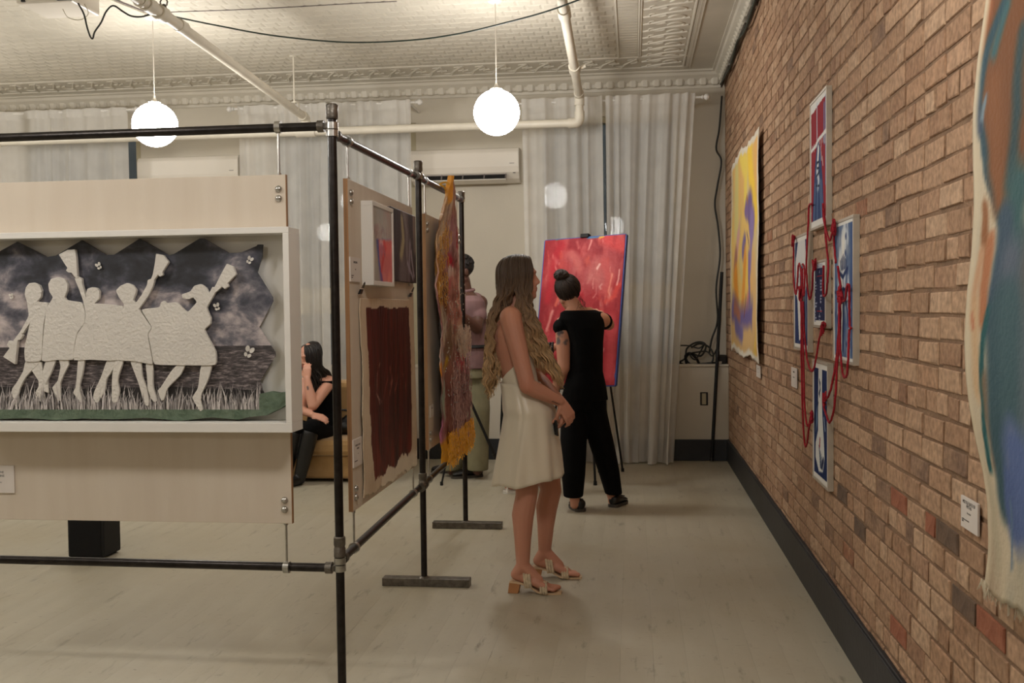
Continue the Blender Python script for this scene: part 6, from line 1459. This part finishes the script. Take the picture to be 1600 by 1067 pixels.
# ---- person mostly hidden between the two: black clothes, white sandals ----------------------
w3=tag(empty('person',(-.82,7.75,0)),'person in black almost hidden behind the person in cream, one forearm and heel showing','person')
F3=V((.97,.2,0)).normalized(); R3=V((F3.y,-F3.x,0)); Y3=7.75; b=MB(); t3=lambda px,py,hw,hd:(spot(px,py,Y=Y3),R3*hw,F3*hd)
T3=[t3(808,640,.165,.115),t3(808,615,.16,.112),t3(806,595,.13,.09),t3(806,570,.14,.1),t3(806,545,.15,.1),t3(806,525,.15,.085),t3(807,512,.06,.055)]
loft(b,T3); hc3=spot(812,478,Y=Y3); P3=head(b,hc3,F3,UP,.95); b.cap(spot(808,520,Y=Y3),.055,spot(811,495,Y=Y3),.05)
S3=spot(806,527,Y=7.6); E3=spot(832,562,Y=7.5); W3=spot(866,542,Y=7.55); chain(b,[(S3,.055),(E3,.042)]); chain(b,[(E3,.041),(W3,.028)]); hand(b,W3,(.9,.1,.15),(0,.6,-.7),(0,-.2,.9),.5)
S3=spot(806,527,Y=7.9); E3=spot(808,570,Y=7.95); W3b=spot(812,610,Y=7.9); chain(b,[(S3,.055),(E3,.042)]); chain(b,[(E3,.041),(W3b,.028)]); hand(b,W3b,(.1,0,-1),(0,-1,0),(1,0,0),.4)
A3=[spot(800,758,Y=7.72),spot(816,752,Y=7.92)]
for q,kx in zip(A3,(806,820)):
    hp=spot(808,650,Y=q.y); kn=spot(kx-2,700,Y=q.y); q.z=.10; chain(b,[(hp,.085),(kn,.055),(kn+(q-kn)*.35,.052),(q,.036)]); foot(b,q,F3,.03,.012,s=.95,toes=1)
remesh(b,'body',M['skin'],w3,.0065,4,((200,142,118),face_spots(P3,.95,(160,90,80),(60,44,36))))
b=MB(); e=.014; loft(b,[(spot(808,700,Y=Y3),R3*.175,F3*.135),(spot(808,665,Y=Y3),R3*.175,F3*.135)]+[(c,a.normalized()*(a.length+e),d.normalized()*(d.length+e)) for c,a,d in T3[:-1]]); remesh(b,'black_dress',M['blk'],w3,.008,5)
b=MB(); b.ell(hc3+UP*.03-F3*.022,(.083,.096,.095),(R3,F3,UP)); b.ell(hc3-UP*.06-F3*.05,(.07,.05,.1),(R3,F3,UP)); b.build('hair',M['hairb'],w3,smooth=180)
for q in A3:
    f=F3; rr=R3; g=lambda d,z,o=0:V((q.x,q.y,0))+f*d+rr*o+UP*z
    sl=MB().rings([[g(d,0,-w_),g(d,0,w_),g(d,.022,w_),g(d,.022,-w_)] for d,w_ in ((-.07,.024),(-.03,.032),(.05,.032),(.12,.042),(.19,.024))]).build('sandal',M['white'],w3)
    for d0,h_ in ((.10,.05),(-.04,.075)): MB().tube([g(d0,.015+h_*math.sin(math.pi*k/8),.042*math.cos(math.pi*k/8)) for k in range(9)],.007,6).build('strap',M['white'],sl)
b=MB()
for k in range(14):
    a=k*2*math.pi/14; b.ell(W3+V((-.012,math.cos(a)*.034,math.sin(a)*.034-.004)),(.011,.011,.011),nu=8,nv=6)
    b.ell(W3+V((-.034,math.cos(a)*.036,math.sin(a)*.036-.006)),(.010,.010,.010),nu=8,nv=6)
b.build('bead_bracelet',M['gloss'],w3,smooth=180)

# ---- man in the mauve shirt behind the textile ------------------------------------------------
M['mauve']=mat('mauve_cotton',(134,102,101),.85,col2=(120,91,90),vscale=9,bump=.3,bscale=16); M['olive']=mat('olive_cotton',(136,130,100),.88,col2=(120,115,88),vscale=7,bump=.3,bscale=14)
w4=tag(empty('person',(-1.38,8.4,0)),'person in a mauve shirt and olive trousers standing behind the hanging textile','person')
F4=V((-.78,-.62,0)).normalized(); R4=V((F4.y,-F4.x,0)); Y4=8.42; b=MB(); t4=lambda px,py,hw,hd:(spot(px,py,Y=Y4),R4*hw,F4*hd)
T4=[t4(733,575,.16,.12),t4(733,550,.165,.12),t4(733,530,.162,.12),t4(732,505,.175,.125),t4(731,482,.19,.12),t4(730,470,.195,.10),t4(729,462,.15,.075),t4(727,455,.08,.06)]
loft(b,T4); hc4=spot(721,424,Y=8.40); P4=head(b,hc4,F4+V((0,0,-.15)),UP,1.03); b.cap(spot(727,460,Y=Y4),.064,spot(724,438,Y=8.41),.058)
Sa=spot(750,473,Y=8.40); Ea=spot(745,512,Y=8.22); Wa=spot(722,493,Y=8.08)
chain(b,[(spot(742,472,Y=8.41),.07),(Sa,.066),(Ea,.05)]); chain(b,[(Ea,.05),(Ea+(Wa-Ea)*.35,.047),(Wa,.032)]); hand(b,Wa,(-.8,-.2,.4),(-.2,.7,-.5),(.2,-.3,.9),.6,1.08)
Sb=spot(712,473,Y=8.42); Eb=spot(706,512,Y=8.25); Wb=spot(712,490,Y=8.06); chain(b,[(Sb,.066),(Eb,.05)]); chain(b,[(Eb,.05),(Wb,.032)]); hand(b,Wb,(-.3,-.4,.7),(.4,.5,0),(.6,-.6,.2),.6,1.08)
for hx_,kx,fx_,yy in ((742,744,746,8.36),(724,716,706,8.5)): chain(b,[(spot(hx_,585,Y=Y4),.09),(spot(kx,660,Y=yy),.06),(spot(fx_,735,Y=yy),.042)])
remesh(b,'body',M['skin'],w4,.0065,4,((92,62,50),face_spots(P4,1.03,(96,56,50),(24,18,16))))
b=MB(); e=.018
loft(b,[(c,a.normalized()*(a.length+e+.01*(i<3)),d.normalized()*(d.length+e+.01*(i<3))) for i,(c,a,d) in enumerate(T4[:-1])])
b.cap(spot(742,472,Y=8.41),.085,Sa+(Ea-Sa)*.52,.075); b.cap(spot(722,472,Y=8.42),.085,Sb+(Eb-Sb)*.52,.075)
remesh(b,'mauve_shirt',M['mauve'],w4,.0075,4)
MB().tube([spot(727,457,Y=Y4)+R4*math.cos(a)*.078+F4*math.sin(a)*.072+UP*(.012-.012*math.sin(a)) for a in [k*2*math.pi/20 for k in range(20)]],.014,8,closed=True).build('collar',M['mauve'],w4,smooth=180)
c,hw,hd=T4[2][0],T4[2][1].length+.03,T4[2][2].length+.03
MB().tube([spot(733,540,Y=Y4)+R4*math.cos(a)*hw+F4*math.sin(a)*hd for a in [k*2*math.pi/32 for k in range(32)]],.022,8,closed=True,flat=.35).build('waist_strap',M['dark'],w4,smooth=180)
b=MB()
for hx_,kx,fx_,yy in ((742,746,747,8.36),(724,716,706,8.5)):
    loft(b,[(spot(fx_,738,Y=yy)+UP*.02,R4*.085,F4*.09),(spot(kx,680,Y=yy),R4*.095,F4*.10),(spot(kx,640,Y=yy),R4*.1,F4*.11),(spot(hx_,590,Y=Y4),R4*.105,F4*.125),(spot(hx_,560,Y=Y4),R4*.1,F4*.12)])
loft(b,[(spot(733,590,Y=Y4),R4*.175,F4*.135),(spot(733,550,Y=Y4),R4*.168,F4*.128)])
remesh(b,'olive_trousers',M['olive'],w4,.008,5)
p=onfloor(752,745); shoe(w4,p+V((-.24,-.1,0)),p+V((0,.03,0)),.11,.09,M['leather']); p=onfloor(718,738); shoe(w4,p+V((-.25,-.02,0)),p,.11,.09,M['leather'])
b=MB(); fh=(F4+V((0,0,-.15))).normalized(); rh=fh.cross(UP).normalized(); uh=rh.cross(fh)
b.ell(hc4+uh*.042-fh*.022,(.086,.098,.092),(rh,fh,uh),24,16)
r=random.Random(2)
for k in range(170):
    a=r.uniform(0,6.28); t_=r.uniform(0,1.45); d=rh*math.cos(a)*math.sin(t_)*.085+fh*math.sin(a)*math.sin(t_)*.095+uh*math.cos(t_)*.092; b.ell(hc4+uh*.044-fh*.02+d*1.02,(.013,.013,.013),nu=6,nv=5)
b.build('hair',mat('black_curly_hair',(24,19,17),.6,var=.3,vscale=60),w4,smooth=180)
cmr=tag(empty('camera_phone',spot(708,486,Y=8.02)),'dark camera held up by the person in mauve behind the textile','camera')
cc=spot(712,487,Y=8.02); MB().obox(cc,(.05,-.04,0),(.02,.025,0),(0,0,.04)).build('camera_body',M['gloss'],cmr,bevel=.004); MB().tube([cc+V((-.03,-.035,0)),cc+V((-.075,-.085,0))],.03,14).build('lens',M['gloss'],cmr,smooth=40)
# tripod behind the textile, one leg slanting to the right
tp=tag(empty('camera_tripod',spot(722,755,Z=0)),'black camera tripod half hidden by the textile with one leg slanting right','tripod')
ap=spot(723,600,Y=8.08); ft=[spot(790,750,Z=.012),spot(690,756,Z=.012),ap+V((-.05,.35,0))]; ft[2].z=.012
for q in ft:
    lg=MB().tube([ap,ap+(q-ap)*.75],.012,8).build('leg',M['dark'],tp,smooth=40); MB().tube([ap+(q-ap)*.7,q],.008,8).build('lower_leg',M['dark'],lg,smooth=40); MB().tube([ap+(q-ap)*.72,ap+(q-ap)*.77],.017,8).build('leg_lock',M['gloss'],lg); MB().lathe(q-V((0,0,.012)),[(.013,0),(.013,.03)],10).build('rubber_foot',M['dark'],lg)
MB().tube([ap-UP*.02,ap+UP*.12],.02,10).build('head',M['gloss'],tp,smooth=40)

# ---- seated woman on the sofa ------------------------------------------------------------------
w5=tag(empty('person',(-2.7,8.4,0)),'person with long dark hair seated on the sofa, hand over mouth','person')
F5=V((-.42,-.9,0)).normalized(); R5=V((F5.y,-F5.x,0)); b=MB()
c5=lambda px,py,Y:spot(px,py,Y=Y)
T5=[(c5(506,682,8.5),R5*.17,F5*.14),(c5(507,662,8.5),R5*.165,F5*.125),(c5(505,645,8.48),R5*.13,F5*.1),(c5(503,625,8.46),R5*.145,F5*.105),(c5(500,605,8.43),R5*.155,F5*.105),(c5(498,594,8.40),R5*.16,F5*.085),(c5(495,586,8.38),R5*.06,F5*.055)]
loft(b,T5); hc5=c5(483,557,8.30); f5=(F5+V((-.1,0,-.3))).normalized(); P5=head(b,hc5,f5,UP,.97); b.cap(c5(495,590,8.38),.055,c5(487,570,8.33),.05)
S5=c5(515,597,8.38); E5=c5(489,634,8.12); W5=c5(480,592,8.16)
chain(b,[(c5(508,596,8.39),.06),(S5,.056),(S5+(E5-S5)*.5,.05),(E5,.043)]); chain(b,[(E5,.043),(E5+(W5-E5)*.35,.042),(W5,.028)]); hand(b,W5,(-.05,.18,.95),(.0,.8,.2),(-.8,0,.3),.5)
S6=c5(478,598,8.34); E6=c5(470,640,8.2); W6=c5(488,648,8.06); chain(b,[(S6,.056),(E6,.043)]); chain(b,[(E6,.042),(W6,.027)]); hand(b,W6,(.9,-.1,-.25),(.1,.5,-.8),(.0,-.9,.2),.35)
HK=[(c5(512,682,8.48),c5(487,668,7.98),c5(468,748,7.98)),(c5(490,682,8.46),c5(462,668,7.98),c5(445,748,8.0))]
for h_,k_,a_ in HK: chain(b,[(h_,.09),(h_+(k_-h_)*.5,.08),(k_,.058)]); chain(b,[(k_,.057),(k_+(a_-k_)*.3,.056),(a_,.037)])
sp5=face_spots(P5,.97,(160,90,84),(40,30,26))+[(E5+(W5-E5)*(.62+.03*i)+V((0,-.03,0)),.012,(80,70,70),.8,.5) for i in range(4)]
remesh(b,'body',M['skin'],w5,.0062,4,((204,150,126),sp5)); eyes(w5,P5,.97)
b=MB(); e=.013; loft(b,[(c,a.normalized()*(a.length+e),d.normalized()*(d.length+e)) for c,a,d in T5[:-1]]); remesh(b,'sleeveless_top',M['blk'],w5,.008,4)
b=MB()
for h_,k_,a_ in HK: chain(b,[(h_,.108),(h_+(k_-h_)*.5,.097),(h_+(k_-h_)*.97,.078)])
loft(b,[(T5[0][0]-UP*.02,R5*.185,F5*.15),(T5[1][0],R5*.18,F5*.14)])
remesh(b,'black_skirt',M['blk'],w5,.009,6)
b=MB()
for h_,k_,a_ in HK: chain(b,[(k_+(a_-k_)*.12,.066),(k_+(a_-k_)*.35,.066),(a_,.05),(V((a_.x,a_.y,.06)),.05)])
for h_,k_,a_ in HK: b.cap(V((a_.x,a_.y+.02,.048)),.045,V((a_.x-.04,a_.y-.12,.04)),.038)
remesh(b,'boots',M['leather'],w5,.008,4)
M['hairk']=mat_hair('long_black_hair',[(.8,(26,20,18)),(1.0,(22,17,15)),(1.3,(30,23,20))],.4)
r=random.Random(6); paths=[]; r5=f5.cross(UP).normalized()
for k in range(260):
    a=r.uniform(.4,2*math.pi-.4); ca,sa=math.cos(a),math.sin(a); ro=r.uniform(-.01,.006)
    e_=c5(508+r.uniform(-16,14),622+r.uniform(-25,25),8.5) if ca<.2 and sa<.3 or r.random()<.55 else c5(494+r.uniform(-8,8),618+r.uniform(-15,15),8.28)
    mid=hc5-UP*.1+f5*(.08*ca-.03)+r5*(.095*sa)
    paths.append(([hc5+UP*.114+f5*(.05*ca),hc5+UP*.088+f5*(.088*ca-.008)+r5*(.062+ro)*sa,hc5+UP*.02+f5*((.1+ro)*ca-.015)+r5*(.09+ro)*sa,mid,mid+(e_-mid)*.5+V((.02,0,.02)),e_],1))
strands_hair(w5,'hair',M['hairk'],paths,.006,.003,.12,9)
b=MB(); b.ell(hc5+UP*.03-f5*.024,(.082,.092,.093),(r5,f5,UP),20,14); b.build('hair_cap',M['hairk'],w5,smooth=180)
# dark bag on the sofa beside her
bc=c5(540,672,8.42)
bg=tag(empty('shoulder_bag',V((bc.x,8.45,.37))),'dark slouchy bag lying on the sofa beside the seated person','bag')
b=MB(); b.ell(V((bc.x,8.45,.44)),(.14,.12,.075)); b.ell(V((bc.x+.05,8.42,.49)),(.08,.08,.06)); remesh(b,'bag_body',M['leather'],bg,.012,3)
MB().tube(smoothpts([V((bc.x-.1,8.4,.47)),V((bc.x-.04,8.36,.58)),V((bc.x+.06,8.37,.57)),V((bc.x+.11,8.42,.46))],6),.009,6).build('bag_strap',M['leather'],bg,smooth=180)
